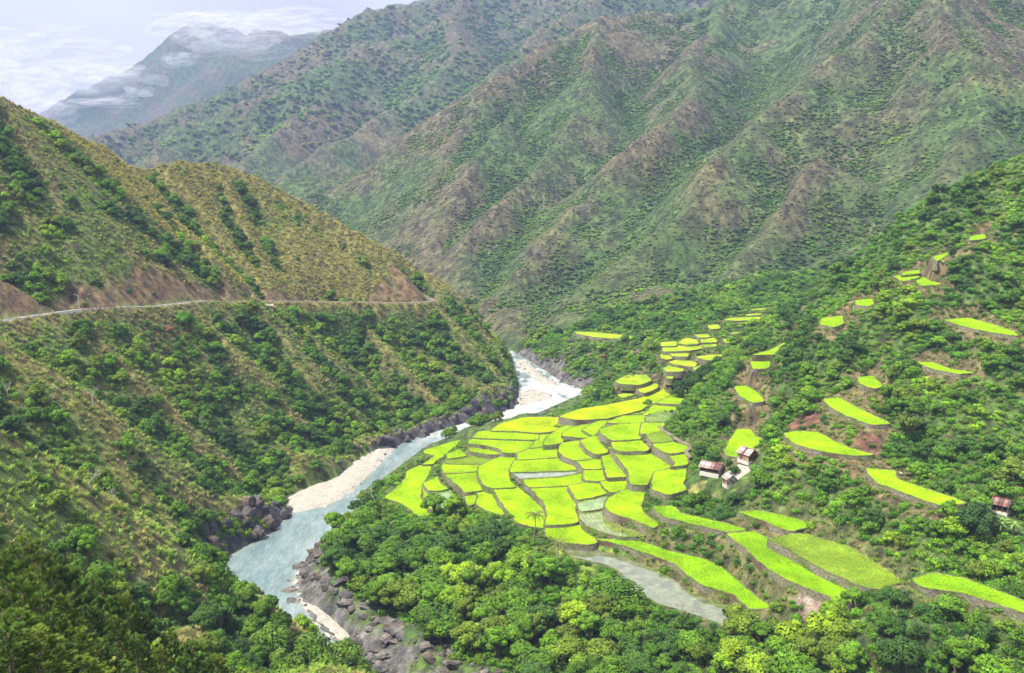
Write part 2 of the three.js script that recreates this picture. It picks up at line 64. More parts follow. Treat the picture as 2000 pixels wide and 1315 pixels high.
const FIELDS = [{"e":14.6,"k":"fan","p":[[-53.7,-367.0],[-49.9,-377.4],[-47.0,-393.4],[-47.3,-401.9],[-43.1,-408.5],[-38.1,-412.6],[-37.9,-399.8],[-39.1,-387.2],[-39.2,-377.4],[-38.9,-367.9],[-36.5,-361.6],[-33.1,-353.8],[-33.1,-346.2],[-37.6,-347.0],[-40.4,-353.8],[-46.8,-362.5]]},{"e":15.4,"k":"fan","p":[[-40.9,-408.4],[-37.8,-417.5],[-36.2,-422.3],[-41.8,-425.7],[-42.3,-430.8],[-33.9,-439.7],[-26.0,-448.1],[-26.0,-441.0],[-31.3,-429.6],[-32.0,-423.5],[-34.9,-417.5],[-37.4,-409.3]]},{"e":16.0,"k":"fan","p":[[-37.7,-376.3],[-34.4,-370.6],[-31.0,-358.8],[-30.8,-348.8],[-32.6,-350.1],[-35.2,-360.5]]},{"e":17.4,"k":"fan","p":[[-37.6,-377.3],[-32.7,-385.7],[-31.0,-377.3],[-27.2,-370.1],[-31.3,-368.1],[-34.3,-368.1]]},{"e":16.9,"k":"floodgrn","p":[[-33.5,-368.1],[-27.5,-370.9],[-23.1,-360.8],[-19.5,-349.1],[-21.5,-345.7],[-26.1,-349.1],[-30.5,-348.1],[-30.1,-358.1]]},{"e":20.4,"k":"dull","p":[[-29.0,-402.0],[-21.6,-406.6],[-3.1,-409.4],[-4.6,-403.8],[-12.0,-394.9],[-29.5,-395.4]]},{"e":20.2,"k":"fan","p":[[-31.1,-394.7],[-12.1,-395.8],[-14.7,-393.4],[-15.7,-384.9],[-29.2,-382.4]]},{"e":20.0,"k":"fan","p":[[-29.2,-382.6],[-15.4,-385.1],[-14.6,-375.7],[-11.5,-362.3],[-19.1,-359.0],[-20.7,-364.2],[-25.1,-373.7]]},{"e":18.7,"k":"fan","p":[[-19.0,-361.9],[-15.4,-361.9],[-13.9,-351.5],[-16.6,-346.7],[-18.6,-355.0]]},{"e":19.4,"k":"fan","p":[[-14.6,-363.2],[-7.9,-364.7],[-4.5,-349.7],[-2.2,-338.3],[-3.9,-335.4],[-9.9,-340.9],[-14.0,-347.6],[-13.1,-354.9]]},{"e":21.9,"k":"fan","p":[[-14.2,-386.5],[-2.1,-404.2],[2.1,-405.1],[0.5,-395.2],[-1.8,-381.9],[-1.3,-367.9],[1.2,-360.0],[-7.9,-358.8],[-11.1,-362.2],[-14.0,-375.8]]},{"e":21.4,"k":"fan","p":[[-7.8,-359.9],[1.6,-361.4],[6.0,-351.2],[10.6,-339.3],[12.4,-328.1],[11.0,-317.2],[4.8,-320.2],[1.4,-324.7],[-0.9,-334.1],[-4.6,-346.0],[-6.3,-355.7]]},{"e":20.8,"k":"fan","p":[[-29.7,-407.2],[-24.7,-414.7],[-21.1,-404.9],[-28.9,-400.8]]},{"e":22.2,"k":"fan","p":[[-20.1,-413.8],[-11.7,-408.8],[-4.6,-405.1],[-2.2,-403.7],[-10.2,-402.8],[-19.5,-408.4]]},{"e":23.7,"k":"fan","p":[[-20.1,-419.0],[-17.8,-423.5],[-4.8,-422.0],[10.7,-420.0],[8.5,-410.2],[2.8,-400.3],[-3.7,-400.3],[-5.3,-406.4],[-11.8,-412.1],[-20.1,-415.0]]},{"e":24.2,"k":"fan","p":[[-18.1,-422.9],[-16.1,-432.5],[-9.8,-434.4],[2.6,-433.3],[12.4,-430.7],[11.7,-419.1],[-4.8,-420.6]]},{"e":24.7,"k":"pale","p":[[-10.1,-432.9],[-5.0,-445.9],[5.1,-456.0],[18.5,-457.8],[28.8,-455.1],[24.6,-445.9],[20.9,-440.3],[24.6,-435.9],[17.5,-430.6],[12.4,-429.0],[2.6,-431.9]]},{"e":24.0,"k":"fan","p":[[13.0,-431.4],[20.1,-435.1],[16.2,-420.3],[14.7,-409.9],[8.8,-405.2],[11.4,-419.0]]},{"e":23.8,"k":"fan","p":[[2.8,-400.0],[8.8,-406.3],[22.5,-409.1],[21.5,-399.1],[22.4,-394.6],[2.2,-390.2]]},{"e":23.6,"k":"fan","p":[[1.5,-389.9],[22.3,-394.8],[24.9,-385.6],[27.8,-376.8],[15.3,-375.0],[-0.6,-373.8]]},{"e":23.4,"k":"flood","p":[[0.0,-373.0],[27.9,-376.6],[29.1,-373.8],[20.2,-368.6],[3.5,-365.9]]},{"e":23.3,"k":"fan","p":[[4.4,-365.2],[20.2,-368.5],[29.6,-373.3],[30.5,-365.2],[29.4,-361.0],[23.5,-358.2],[7.1,-355.5]]},{"e":23.1,"k":"fan","p":[[7.3,-355.1],[22.8,-357.3],[24.3,-348.3],[24.8,-341.4],[23.3,-331.6],[23.9,-318.9],[18.7,-316.7],[12.4,-315.9],[13.6,-326.8],[12.9,-338.1],[9.5,-350.1]]},{"e":22.2,"k":"fan","p":[[12.7,-316.7],[18.8,-318.8],[24.0,-320.3],[24.7,-313.4],[29.0,-305.7],[29.0,-302.2],[27.4,-300.8],[17.9,-302.7],[12.6,-306.8],[12.2,-312.7]]},{"e":26.0,"k":"fan","p":[[22.9,-407.5],[31.1,-411.4],[31.9,-400.4],[34.6,-393.5],[35.7,-385.5],[31.0,-383.2],[27.6,-382.1],[22.6,-388.6],[21.3,-395.8]]},{"e":25.8,"k":"fan","p":[[27.9,-382.7],[35.6,-385.7],[39.5,-383.1],[39.1,-372.3],[30.6,-371.1],[29.7,-376.8]]},{"e":25.5,"k":"fan","p":[[30.6,-371.2],[38.7,-372.0],[39.5,-359.8],[35.8,-356.6],[30.0,-357.6]]},{"e":28.0,"k":"fan","p":[[31.6,-404.5],[39.7,-414.9],[39.5,-400.9],[41.6,-387.1],[37.1,-384.5],[34.1,-389.4]]},{"e":27.2,"k":"fan","p":[[39.7,-386.4],[44.2,-387.5],[47.1,-372.6],[46.8,-357.6],[39.2,-356.4],[39.2,-368.5]]},{"e":24.8,"k":"fan","p":[[22.9,-353.4],[29.5,-356.2],[35.4,-358.1],[36.3,-352.5],[38.7,-346.1],[30.7,-340.1],[25.6,-337.2],[23.9,-347.2]]},{"e":25.6,"k":"fan","p":[[36.1,-356.3],[47.1,-358.6],[46.7,-352.1],[44.0,-345.6],[38.8,-343.5],[36.6,-350.8]]},{"e":24.3,"k":"floodgrn","p":[[25.5,-336.5],[37.6,-342.4],[36.5,-336.5],[33.9,-329.7],[26.0,-326.5],[25.4,-331.6]]},{"e":23.9,"k":"flood2","p":[[25.3,-326.6],[33.8,-328.2],[36.0,-320.9],[38.4,-312.8],[46.2,-304.3],[39.4,-303.4],[33.3,-306.8],[27.7,-312.5],[25.4,-320.2]]},{"e":27.0,"k":"fan","p":[[36.8,-332.6],[45.3,-343.2],[52.2,-347.6],[49.4,-332.6],[47.1,-324.5],[47.7,-316.8],[51.5,-306.5],[49.7,-304.1],[43.1,-312.0],[36.5,-318.0],[34.7,-324.5]]},{"e":29.5,"k":"fan","p":[[44.4,-384.6],[58.3,-382.8],[65.1,-363.6],[55.9,-353.5],[51.6,-340.7],[46.7,-341.6],[47.6,-357.7],[45.1,-375.9]]},{"e":31.0,"k":"fan","p":[[44.7,-393.8],[56.2,-397.4],[59.2,-384.2],[57.9,-380.5],[46.3,-379.4],[44.0,-384.2]]},{"e":31.5,"k":"fan","p":[[40.6,-411.2],[50.3,-419.6],[61.4,-422.2],[56.7,-396.0],[44.5,-393.6],[40.8,-406.2]]},{"e":32.6,"k":"fan","p":[[61.6,-418.3],[71.3,-417.8],[68.1,-407.4],[64.1,-400.7],[58.5,-399.5]]},{"e":33.2,"k":"dull","p":[[60.6,-396.7],[67.2,-402.1],[70.0,-387.3],[61.5,-384.5]]},{"e":33.0,"k":"fan","p":[[61.5,-384.5],[69.3,-386.3],[74.9,-380.0],[73.0,-373.0],[65.7,-369.8],[61.4,-379.5]]},{"e":32.2,"k":"fan","p":[[65.9,-369.6],[72.7,-371.7],[70.6,-357.4],[64.1,-355.0],[67.0,-359.4]]},{"e":31.0,"k":"fan","p":[[57.2,-352.3],[70.2,-357.5],[67.7,-345.8],[65.2,-338.6],[65.3,-331.3],[58.0,-326.3],[53.3,-331.3]]},{"e":27.2,"k":"fan","p":[[24.5,-420.9],[31.7,-432.1],[42.1,-437.6],[37.1,-423.5],[37.7,-411.6],[23.8,-415.3]]},{"e":25.9,"k":"fan","p":[[15.1,-409.7],[17.8,-420.2],[25.2,-436.6],[35.6,-442.2],[28.0,-432.8],[24.8,-425.4],[23.4,-412.7],[21.7,-407.3],[14.9,-404.9]]},{"e":25.3,"k":"fan","p":[[21.4,-438.2],[29.1,-450.0],[34.8,-451.5],[35.1,-444.9],[25.5,-440.4]]},{"e":29.0,"k":"pale","p":[[23.7,-442.7],[35.0,-457.2],[50.9,-466.6],[68.8,-479.7],[84.5,-500.7],[98.4,-508.1],[82.0,-479.1],[69.0,-462.8],[65.7,-456.0],[46.6,-439.8],[34.3,-437.0],[29.7,-437.8]]},{"e":31.2,"k":"fan","p":[[74.2,-461.6],[80.4,-469.7],[95.6,-493.8],[92.4,-476.3],[85.1,-458.5]]},{"e":30.0,"k":"fan","p":[[67.5,-447.8],[74.4,-462.8],[85.4,-460.3],[82.3,-447.8],[74.4,-447.8],[63.2,-440.4]]},{"e":28.2,"k":"fan","p":[[33.6,-422.2],[40.1,-434.0],[48.6,-443.9],[65.1,-458.7],[70.4,-455.1],[55.8,-447.1],[46.8,-434.3],[41.5,-424.8],[37.8,-411.9]]},{"e":31.0,"k":"fan","p":[[45.2,-424.3],[54.5,-436.5],[64.8,-437.9],[64.2,-426.2],[53.6,-422.9]]},{"e":31.9,"k":"floodgrn","p":[[65.2,-431.2],[72.4,-440.4],[77.8,-438.9],[73.6,-423.8],[63.7,-423.0]]},{"e":30.0,"k":"lower","p":[[51.2,-316.0],[57.7,-317.0],[59.8,-309.5],[66.0,-305.1],[73.4,-300.1],[79.0,-294.4],[72.2,-293.2],[68.2,-296.1],[58.5,-303.1],[54.1,-306.0]]},{"e":33.5,"k":"lower","p":[[78.0,-301.6],[85.0,-303.1],[91.8,-299.0],[97.6,-293.4],[97.9,-289.1],[92.0,-285.5],[88.5,-287.5],[86.0,-292.9],[82.8,-297.0]]},{"e":30.5,"k":"lower","p":[[71.8,-289.8],[81.2,-291.4],[83.9,-286.0],[82.3,-278.5],[82.9,-273.9],[88.2,-265.9],[93.7,-254.1],[99.3,-241.1],[93.6,-241.4],[87.9,-247.6],[81.4,-255.7],[78.6,-262.1],[76.3,-271.1],[74.9,-279.4]]},{"e":33.0,"k":"dull","p":[[82.8,-278.9],[88.4,-282.3],[95.1,-283.9],[100.2,-278.6],[105.3,-274.5],[108.9,-262.9],[112.4,-247.9],[111.2,-245.9],[105.2,-243.9],[100.6,-245.1],[94.3,-254.4],[90.4,-262.5],[87.6,-270.2]]},{"e":22.7,"k":"lower","p":[[29.7,-304.3],[38.4,-303.5],[45.7,-300.8],[52.0,-294.3],[63.5,-286.8],[68.1,-279.7],[69.7,-274.0],[71.7,-266.3],[73.6,-259.1],[76.2,-252.9],[72.7,-252.3],[70.4,-252.7],[67.7,-261.7],[64.1,-264.8],[60.3,-267.0],[56.6,-274.6],[53.8,-283.9],[46.8,-291.3],[38.3,-299.0]]},{"e":20.0,"k":"flood3","p":[[18.4,-302.9],[27.5,-300.9],[36.6,-295.7],[42.6,-289.5],[46.8,-283.5],[51.7,-276.6],[54.2,-269.0],[58.9,-263.7],[63.7,-259.7],[67.4,-255.7],[68.2,-248.2],[72.4,-243.7],[76.8,-240.9],[84.2,-238.1],[80.3,-238.4],[68.6,-243.1],[60.3,-249.0],[53.4,-255.2],[45.2,-261.1],[39.6,-268.3],[35.3,-273.7],[36.9,-278.4],[35.6,-284.2],[30.7,-289.9],[20.7,-295.7]]},{"e":42.0,"k":"lower","p":[[106.9,-230.1],[114.6,-234.3],[120.4,-231.7],[124.9,-225.6],[130.4,-216.6],[128.1,-211.2],[116.8,-223.2],[107.6,-226.5]]},{"e":49.0,"k":"slope","p":[[121.2,-302.7],[130.1,-299.9],[127.7,-291.5],[133.5,-281.6],[139.8,-268.9],[130.1,-267.4],[125.7,-275.2],[119.2,-288.4]]},{"e":51.5,"k":"slope","p":[[102.6,-336.2],[108.9,-339.7],[116.4,-337.9],[118.5,-327.1],[122.1,-316.1],[127.3,-310.1],[119.2,-308.6],[109.3,-314.0],[103.2,-321.7]]},{"e":58.0,"k":"slope","p":[[126.5,-363.9],[133.4,-366.0],[135.3,-350.7],[136.9,-339.2],[138.9,-326.7],[131.3,-324.9],[126.5,-338.5],[125.2,-351.9]]},{"e":41.3,"k":"slope","p":[[83.0,-346.5],[96.2,-378.7],[101.4,-376.8],[100.3,-368.4],[102.8,-362.8],[94.1,-348.1],[86.5,-338.3],[82.7,-340.6]]},{"e":51.7,"k":"slope","p":[[102.1,-411.8],[107.8,-413.9],[109.7,-401.9],[108.4,-384.3],[103.0,-381.6],[100.3,-393.8]]},{"e":64.3,"k":"slope","p":[[144.3,-375.2],[151.4,-378.6],[148.4,-359.0],[143.4,-355.1],[141.1,-363.5]]},{"e":73.2,"k":"slope","p":[[163.0,-364.1],[169.9,-363.6],[170.9,-352.0],[177.7,-345.0],[169.9,-341.9],[164.1,-351.0]]},{"e":86.6,"k":"slope","p":[[184.3,-388.1],[197.5,-392.9],[199.1,-378.2],[198.8,-359.7],[195.0,-349.4],[189.4,-355.6],[184.3,-370.6]]},{"e":99.7,"k":"slope","p":[[181.9,-437.0],[193.0,-444.6],[193.1,-433.8],[176.8,-414.7]]},{"e":99.0,"k":"slope","p":[[188.6,-432.5],[196.2,-437.7],[192.0,-409.9],[181.6,-404.4]]},{"e":100.7,"k":"slope","p":[[189.3,-444.6],[202.8,-456.1],[194.7,-439.0],[183.5,-431.5]]},{"e":88.0,"k":"slope","p":[[164.2,-436.7],[174.5,-442.9],[170.5,-428.2],[163.2,-416.7],[159.6,-422.3]]},{"e":81.0,"k":"slope","p":[[145.2,-426.1],[157.9,-435.4],[150.0,-411.6],[142.2,-401.9],[138.8,-408.8]]},{"e":63.0,"k":"slope","p":[[114.0,-428.4],[126.9,-442.4],[145.7,-472.8],[155.9,-487.4],[151.0,-479.5],[133.8,-450.7],[124.1,-429.5]]},{"e":60.0,"k":"slope","p":[[115.3,-435.7],[125.5,-442.0],[123.8,-432.1],[117.1,-412.4],[110.3,-410.8]]},{"e":108.5,"k":"slope","p":[[200.2,-438.5],[219.6,-464.5],[212.9,-447.8],[193.5,-419.9]]},{"e":117.5,"k":"slope","p":[[222.3,-449.0],[239.9,-470.6],[223.2,-435.7],[211.2,-424.6]]},{"e":45.3,"k":"valley","p":[[100.8,-552.3],[110.1,-571.1],[114.9,-564.7],[113.5,-550.3],[105.7,-547.3]]},{"e":44.9,"k":"valley","p":[[91.6,-557.0],[101.7,-561.6],[99.1,-545.5],[90.2,-544.5]]},{"e":44.2,"k":"valley","p":[[90.5,-544.2],[100.4,-554.1],[115.6,-553.6],[114.0,-541.3],[104.1,-533.8],[89.0,-531.4]]},{"e":43.1,"k":"valley","p":[[93.0,-533.2],[105.6,-540.3],[101.1,-521.5],[93.1,-523.3]]},{"e":42.2,"k":"valley","p":[[88.3,-535.4],[93.2,-533.6],[94.1,-523.7],[88.8,-517.5],[86.3,-521.0]]},{"e":41.0,"k":"valley","p":[[88.7,-521.1],[101.3,-522.9],[105.7,-514.7],[101.7,-503.5],[91.3,-511.7]]},{"e":39.5,"k":"valley","p":[[85.3,-508.4],[90.3,-515.8],[96.5,-507.2],[94.4,-498.4],[85.5,-498.4]]},{"e":42.6,"k":"valley","p":[[106.3,-523.5],[118.2,-531.6],[123.7,-530.2],[116.4,-514.8],[110.9,-513.9]]},{"e":41.2,"k":"valley","p":[[100.6,-500.6],[109.3,-510.0],[110.4,-503.4],[105.3,-492.6],[100.0,-494.6]]},{"e":46.4,"k":"valley","p":[[115.5,-575.9],[124.1,-578.1],[124.7,-567.2],[117.3,-564.5]]},{"e":45.7,"k":"valley","p":[[117.4,-563.6],[127.0,-568.4],[125.6,-553.8],[115.6,-551.2]]},{"e":44.8,"k":"valley","p":[[116.8,-553.5],[125.2,-555.0],[122.2,-543.1],[115.0,-541.1]]},{"e":45.8,"k":"valley","p":[[131.2,-563.0],[140.7,-565.2],[139.6,-553.2],[130.2,-549.7]]},{"e":47.5,"k":"valley","p":[[137.8,-575.3],[151.6,-582.1],[150.8,-575.3],[139.1,-572.0]]},{"e":49.5,"k":"valley","p":[[147.1,-592.7],[159.8,-606.2],[161.8,-601.2],[157.0,-592.1]]},{"e":50.3,"k":"valley","p":[[149.2,-600.1],[164.9,-610.8],[162.5,-602.0],[149.2,-596.4]]},{"e":51.3,"k":"valley","p":[[139.9,-602.8],[149.2,-614.4],[168.9,-617.7],[165.0,-606.6],[148.7,-599.7]]},{"e":52.3,"k":"valley","p":[[158.7,-619.4],[170.9,-626.1],[169.9,-618.7],[158.3,-615.4]]},{"e":53.5,"k":"valley","p":[[167.4,-637.3],[182.5,-643.1],[180.1,-635.1],[166.7,-631.6]]},{"e":49.2,"k":"valley","p":[[128.0,-594.5],[135.4,-598.7],[133.8,-582.6],[127.0,-579.2]]},{"e":30.0,"k":"valley","p":[[46.4,-680.8],[62.7,-676.8],[77.9,-667.7],[90.1,-655.1],[84.3,-647.8],[71.4,-650.9],[60.8,-655.8],[48.2,-670.3]]},{"e":33.0,"k":"valley","p":[[57.6,-501.9],[66.2,-519.1],[77.2,-519.9],[78.2,-504.6],[69.9,-493.7],[59.9,-496.3]]},{"e":31.0,"k":"valley","p":[[70.4,-499.9],[82.0,-504.8],[80.8,-496.3],[71.8,-483.1],[69.2,-484.9]]},{"e":28.0,"k":"valley","p":[[58.0,-491.8],[66.2,-497.4],[67.4,-490.7],[60.9,-481.5]]},{"e":37.0,"k":"valley","p":[[86.0,-502.1],[90.0,-504.9],[87.3,-490.6],[84.9,-492.1]]}];
const ROAD = [[-240.4,80.3,-380],[-222.4,84.8,-395],[-218.3,85.3,-400],[-209.9,85.3,-415],[-202.9,85.2,-425],[-196.1,83.6,-445],[-184.7,80.4,-470],[-173.8,79.4,-492],[-168.9,79.1,-498],[-160.4,75.7,-520],[-148.0,71.7,-550],[-129.0,67.8,-575],[-107.3,64.2,-598],[-83.2,61.0,-618],[-67.1,59.3,-630],[-57.5,58.4,-641],[-56.6,57.5,-655],[-69.6,56.9,-690]];
const SAND = {"bar1":[[-102.9,-393.0],[-105.3,-408.8],[-98.4,-422.9],[-88.7,-436.4],[-81.2,-467.8],[-73.9,-483.2],[-62.9,-484.2],[-68.1,-455.8],[-74.6,-415.8],[-83.2,-395.6],[-96.5,-388.0]],"bar2":[[-82.4,-328.5],[-80.1,-330.4],[-73.1,-312.0],[-68.7,-302.0],[-60.6,-294.4],[-52.7,-283.6],[-47.6,-275.2],[-55.6,-271.9],[-65.1,-284.7],[-75.1,-303.2],[-80.5,-317.1]],"shoal":[[4.2,-607.9],[12.5,-625.8],[21.7,-613.8],[29.2,-602.2],[24.3,-591.0],[15.0,-582.9],[6.6,-574.9],[2.6,-577.6]],"shoal2":[[0.0,-728.7],[12.2,-714.6],[24.4,-659.7],[36.0,-632.0],[21.6,-632.0],[14.9,-654.6],[7.8,-682.5]]};
const PATH = [[67.9,-411.0],[68.8,-403.3],[70.9,-397.2],[73.5,-387.2],[76.5,-379.0],[73.2,-372.0],[73.7,-362.6]];
const CLOUDS = [[[[-1975.1,424.8,-3700.0,185,82,13],[-2106.6,501.9,-3700.0,226,144,10],[-1834.7,373.2,-3650.0,122,45,11]],"thick white cloud bank at the foot of the far mountain"],[[[-1637.5,405.4,-3700.0,113,18,15],[-1537.1,413.2,-3700.0,82,16,9]],"long thin cloud strip across the lower far mountain"],[[[-1478.7,448.1,-3750.0,54,23,12]],"small wisp of cloud beside the long strip"],[[[-1361.3,589.6,-3900.0,56,30,12]],"small bright cloud puff clinging to the far peak"],[[[-1173.8,674.9,-4000.0,178,58,14],[-1308.1,761.3,-4100.0,182,50,13],[-1047.0,750.9,-4100.0,205,46,11]],"cloud veil over the top of the far peak"],[[[-2054.5,578.0,-4500.0,325,100,12],[-2516.9,717.5,-4900.0,463,136,10]],"soft cloud behind the shoulder of the far mountain"]];
// ------------------------------------------------------------------ the lie of the land
const taken = {};
const numbered = (n) => { const k = taken[n] = (taken[n] ?? -1) + 1; return k ? n + '_' + String(k).padStart(3, '0') : n; };
function add(o, name, parent = scene) { o.name = parent === scene ? numbered(name) : name; o.traverse((m) => { if (m.isMesh) { m.castShadow = true; m.receiveShadow = true; } }); parent.add(o); return o; }
function mesh(name, geo, mat, parent = scene) { return add(new THREE.Mesh(geo, mat), name, parent); }
function tag(o, label, category, group) { o.userData.label = label; if (category) o.userData.category = category; if (group) o.userData.group = group; return o; }
function structure(o, label) { o.userData.kind = 'structure'; if (label) o.userData.label = label; return o; }

function segs(lines) { const s = []; for (const l of lines) for (let i = 0; i + 1 < l.length; i++) s.push([...l[i], ...l[i + 1]]); return s; }
function dense(lines, step) { const p = []; for (const l of lines) for (let i = 0; i + 1 < l.length; i++) { const a = l[i], b = l[i + 1], n = Math.max(1, Math.round(Math.hypot(b[0] - a[0], b[2] - a[2]) / step)); for (let k = 0; k < n; k++) p.push(a.map((v, q) => lerp(v, b[q], k / n))); } return p; }
// ridges as falling roofs, filled between them by a smooth sheet set a little lower
function massif(lines, { slope, gully, step, round, reach, fall, extra = [] }) {
  const S = segs(lines), P = [...dense(lines, step), ...extra];
  return (x, z) => {
    let tent = -1e4, near = 1e9;
    for (const [ax, ay, az, bx, by, bz] of S) {
      const ux = bx - ax, uz = bz - az, t = clamp(((x - ax) * ux + (z - az) * uz) / (ux * ux + uz * uz + 1e-6), 0, 1);
      const d = Math.hypot(x - ax - ux * t, z - az - uz * t), v = ay + (by - ay) * t - slope * d;
      if (d < near) near = d;
      tent = smax(tent, v, round);
    }
    let w = 0, s = 0;
    for (const [px, py, pz] of P) { const q = (x - px) ** 2 + (z - pz) ** 2 + step * step * 0.3, k = 1 / (q * q); w += k; s += k * py; }
    const base = s / w - gully - fall * Math.max(0, near - reach);
    return smax(tent, base, round * 1.6) - round * 0.25;
  };
}
const leftHill = massif(LEFT, { slope: 1.0, gully: 13, step: 16, round: 4, reach: 45, fall: 0.9, extra: LEFT_BASE });
const warp = (f, a, s) => (x, z) => f(x + a * noise(x / s, z / s) + a * 0.4 * noise(x / s * 3.1, z / s * 3.1), z + a * noise(x / s + 70, z / s - 30) + a * 0.4 * noise(x / s * 3.1 + 9, z / s * 3.1));
const mountain1 = warp(massif(M1, { slope: 0.9, gully: 70, step: 60, round: 15, reach: 160, fall: 0.8 }), 30, 230);
const mountain2 = massif(M2, { slope: 0.85, gully: 150, step: 140, round: 30, reach: 350, fall: 0.7 });
const mountain3 = massif(M3, { slope: 0.9, gully: 180, step: 220, round: 45, reach: 450, fall: 0.7 });
const BX = [], BY = [], BZ = [];
for (const [x, y, z] of RIGHT_PTS) { BX.push(x); BY.push(y); BZ.push(z); }
for (const f of FIELDS) for (const [x, z] of f.p) { BX.push(x); BY.push(f.e - 1.1); BZ.push(z); }
function rightBank(x, z) {
  let w = 0, s = 0, near = 1e9;
  for (let i = 0; i < BX.length; i++) { const a = x - BX[i], b = z - BZ[i], q = a * a + b * b; if (q < near) near = q; const k = 1 / ((q + 180) * (q + 180)); w += k; s += k * BY[i]; }
  return s / w - 0.55 * Math.max(0, Math.sqrt(near) - 70);
}
function toLine(l, x, z) { let m = 1e9; for (let i = 0; i + 1 < l.length; i++) { const [ax, az] = l[i], ux = l[i + 1][0] - ax, uz = l[i + 1][1] - az, t = clamp(((x - ax) * ux + (z - az) * uz) / (ux * ux + uz * uz + 1e-9), 0, 1); const d = (x - ax - ux * t) ** 2 + (z - az - uz * t) ** 2; if (d < m) m = d; } return Math.sqrt(m); }
function inside(p, x, z) { let c = false; for (let i = 0, j = p.length - 1; i < p.length; j = i++) if ((p[i][1] > z) !== (p[j][1] > z) && x < (p[j][0] - p[i][0]) * (z - p[i][1]) / (p[j][1] - p[i][1]) + p[i][0]) c = !c; return c; }
const RIVER_RING = [...RIVER.left, ...[...RIVER.right].reverse()];
function riverAt(x, z) {      // distance to the water's edge (negative in the water) and the side
  const l = toLine(RIVER.left, x, z), r = toLine(RIVER.right, x, z), d = Math.min(l, r);
  return [inside(RIVER_RING, x, z) ? -d : d, l < r ? -1 : 1];
}
const ROAD2 = ROAD.map((p) => [p[0], p[2]]);
function roadAt(x, z) { // [distance, height of the road there, side: positive uphill (away from the river)]
  let m = 1e9, y = 0, sd = 0;
  for (let i = 0; i + 1 < ROAD.length; i++) { const a = ROAD[i], b = ROAD[i + 1], ux = b[0] - a[0], uz = b[2] - a[2], t = clamp(((x - a[0]) * ux + (z - a[2]) * uz) / (ux * ux + uz * uz), 0, 1), dx = x - a[0] - ux * t, dz = z - a[2] - uz * t, d = dx * dx + dz * dz; if (d < m) { m = d; y = lerp(a[1], b[1], t); sd = Math.sign(ux * dz - uz * dx); } }
  return [Math.sqrt(m), y, -sd];
}
for (const f of FIELDS) { f.box = [1e9, -1e9, 1e9, -1e9]; for (const [x, z] of f.p) { f.box[0] = Math.min(f.box[0], x); f.box[1] = Math.max(f.box[1], x); f.box[2] = Math.min(f.box[2], z); f.box[3] = Math.max(f.box[3], z); } }
function fieldAt(x, z, grow) { // the fields that hold the point, or come within `grow` of it
  const out = [];
  for (const f of FIELDS) { const b = f.box; if (x < b[0] - grow || x > b[1] + grow || z < b[2] - grow || z > b[3] + grow) continue; if (inside(f.p, x, z)) out.push([f, 0]); else if (grow > 0) { const d = toLine([...f.p, f.p[0]], x, z); if (d < grow) out.push([f, d]); } }
  return out;
}
const SANDS = Object.values(SAND);
function height(x, z) {
  if (z < -3500) return Math.max(mountain3(x, z) + 35 * ridged(x / 450, z / 450, 5) + 10, 10);
  const [rd, side] = riverAt(x, z);
  let L = side > 0 && rd > 60 || z < -1000 ? -200 : leftHill(x, z), R = z > -950 && !(side < 0 && rd > 15) ? rightBank(x, z) : -200;
  if (side > 0) L -= 1.6 * Math.max(0, rd); else R -= 2.5 * Math.max(0, rd) + 30;
  const M = z < -450 ? mountain1(x, z) : -200, N = z < -1200 ? mountain2(x, z) : -200;
  const far = Math.max(M, N), local = smax(L, R, 2);
  let h = smax(local, far, 10);
  const rough = sstep(-40, 20, far - local), big = N > M ? 2 : 1;
  if (rough > 0) h += rough * sstep(10, 90, rd) * (big * 10 * ridged(x / (150 * big) + z / 500, z / (95 * big), 5) + 4 * fbm(x / 40, z / 40, 3));
  if (rough < 1) { const k = (1 - rough) * (side < 0 ? 1 : 0.35) * sstep(2, 30, rd); h += k * (2.8 * ridged(x / 34, z / 34, 4) + 0.8 * fbm(x / 8, z / 8, 3)); }
  h = smax(h, 1.2 + 0.5 * fbm(x / 9, z / 9, 3), 1);
  if (rd <= 0) return Math.max(-2.5, rd * 0.5 - 0.2);
  h = Math.min(h, (side < 0 ? 1.5 : 0.8) * rd + 0.15);
  for (const s of SANDS) if (inside(s, x, z)) h = Math.min(h, 0.35);
  if (z > -900 && x > -80) { const fs = fieldAt(x, z, side > 0 && x > 80 ? 46 : 15); for (const [f, d] of fs) h = Math.min(h, f.e - 0.7 + 1.0 * Math.max(0, d - 1.2)); for (const [f, d] of fs) if (d < (x > 80 ? 20 : 14)) h = Math.max(h, f.e - (f.k === 'slope' ? 1.1 : 1.2) - (f.k === 'fan' || f.k === 'pale' ? 1.0 : 0.5) * d); for (const [f, d] of fs) if (d < 1.3) h = clamp(h, d ? -99 : f.e - 2.6, f.e - 0.7); }
  if (side < 0 && z > -730) {
    const [d, y, up] = roadAt(x, z);
    if (d < 4) h = y - 0.25; else if (d < 90) h = up > 0 ? Math.min(h, y + 1.25 * (d - 3.6)) : (d < 24 ? Math.max(h, y - 0.25 - 1.7 * (d - 4)) : h);
  }
  return h;
}
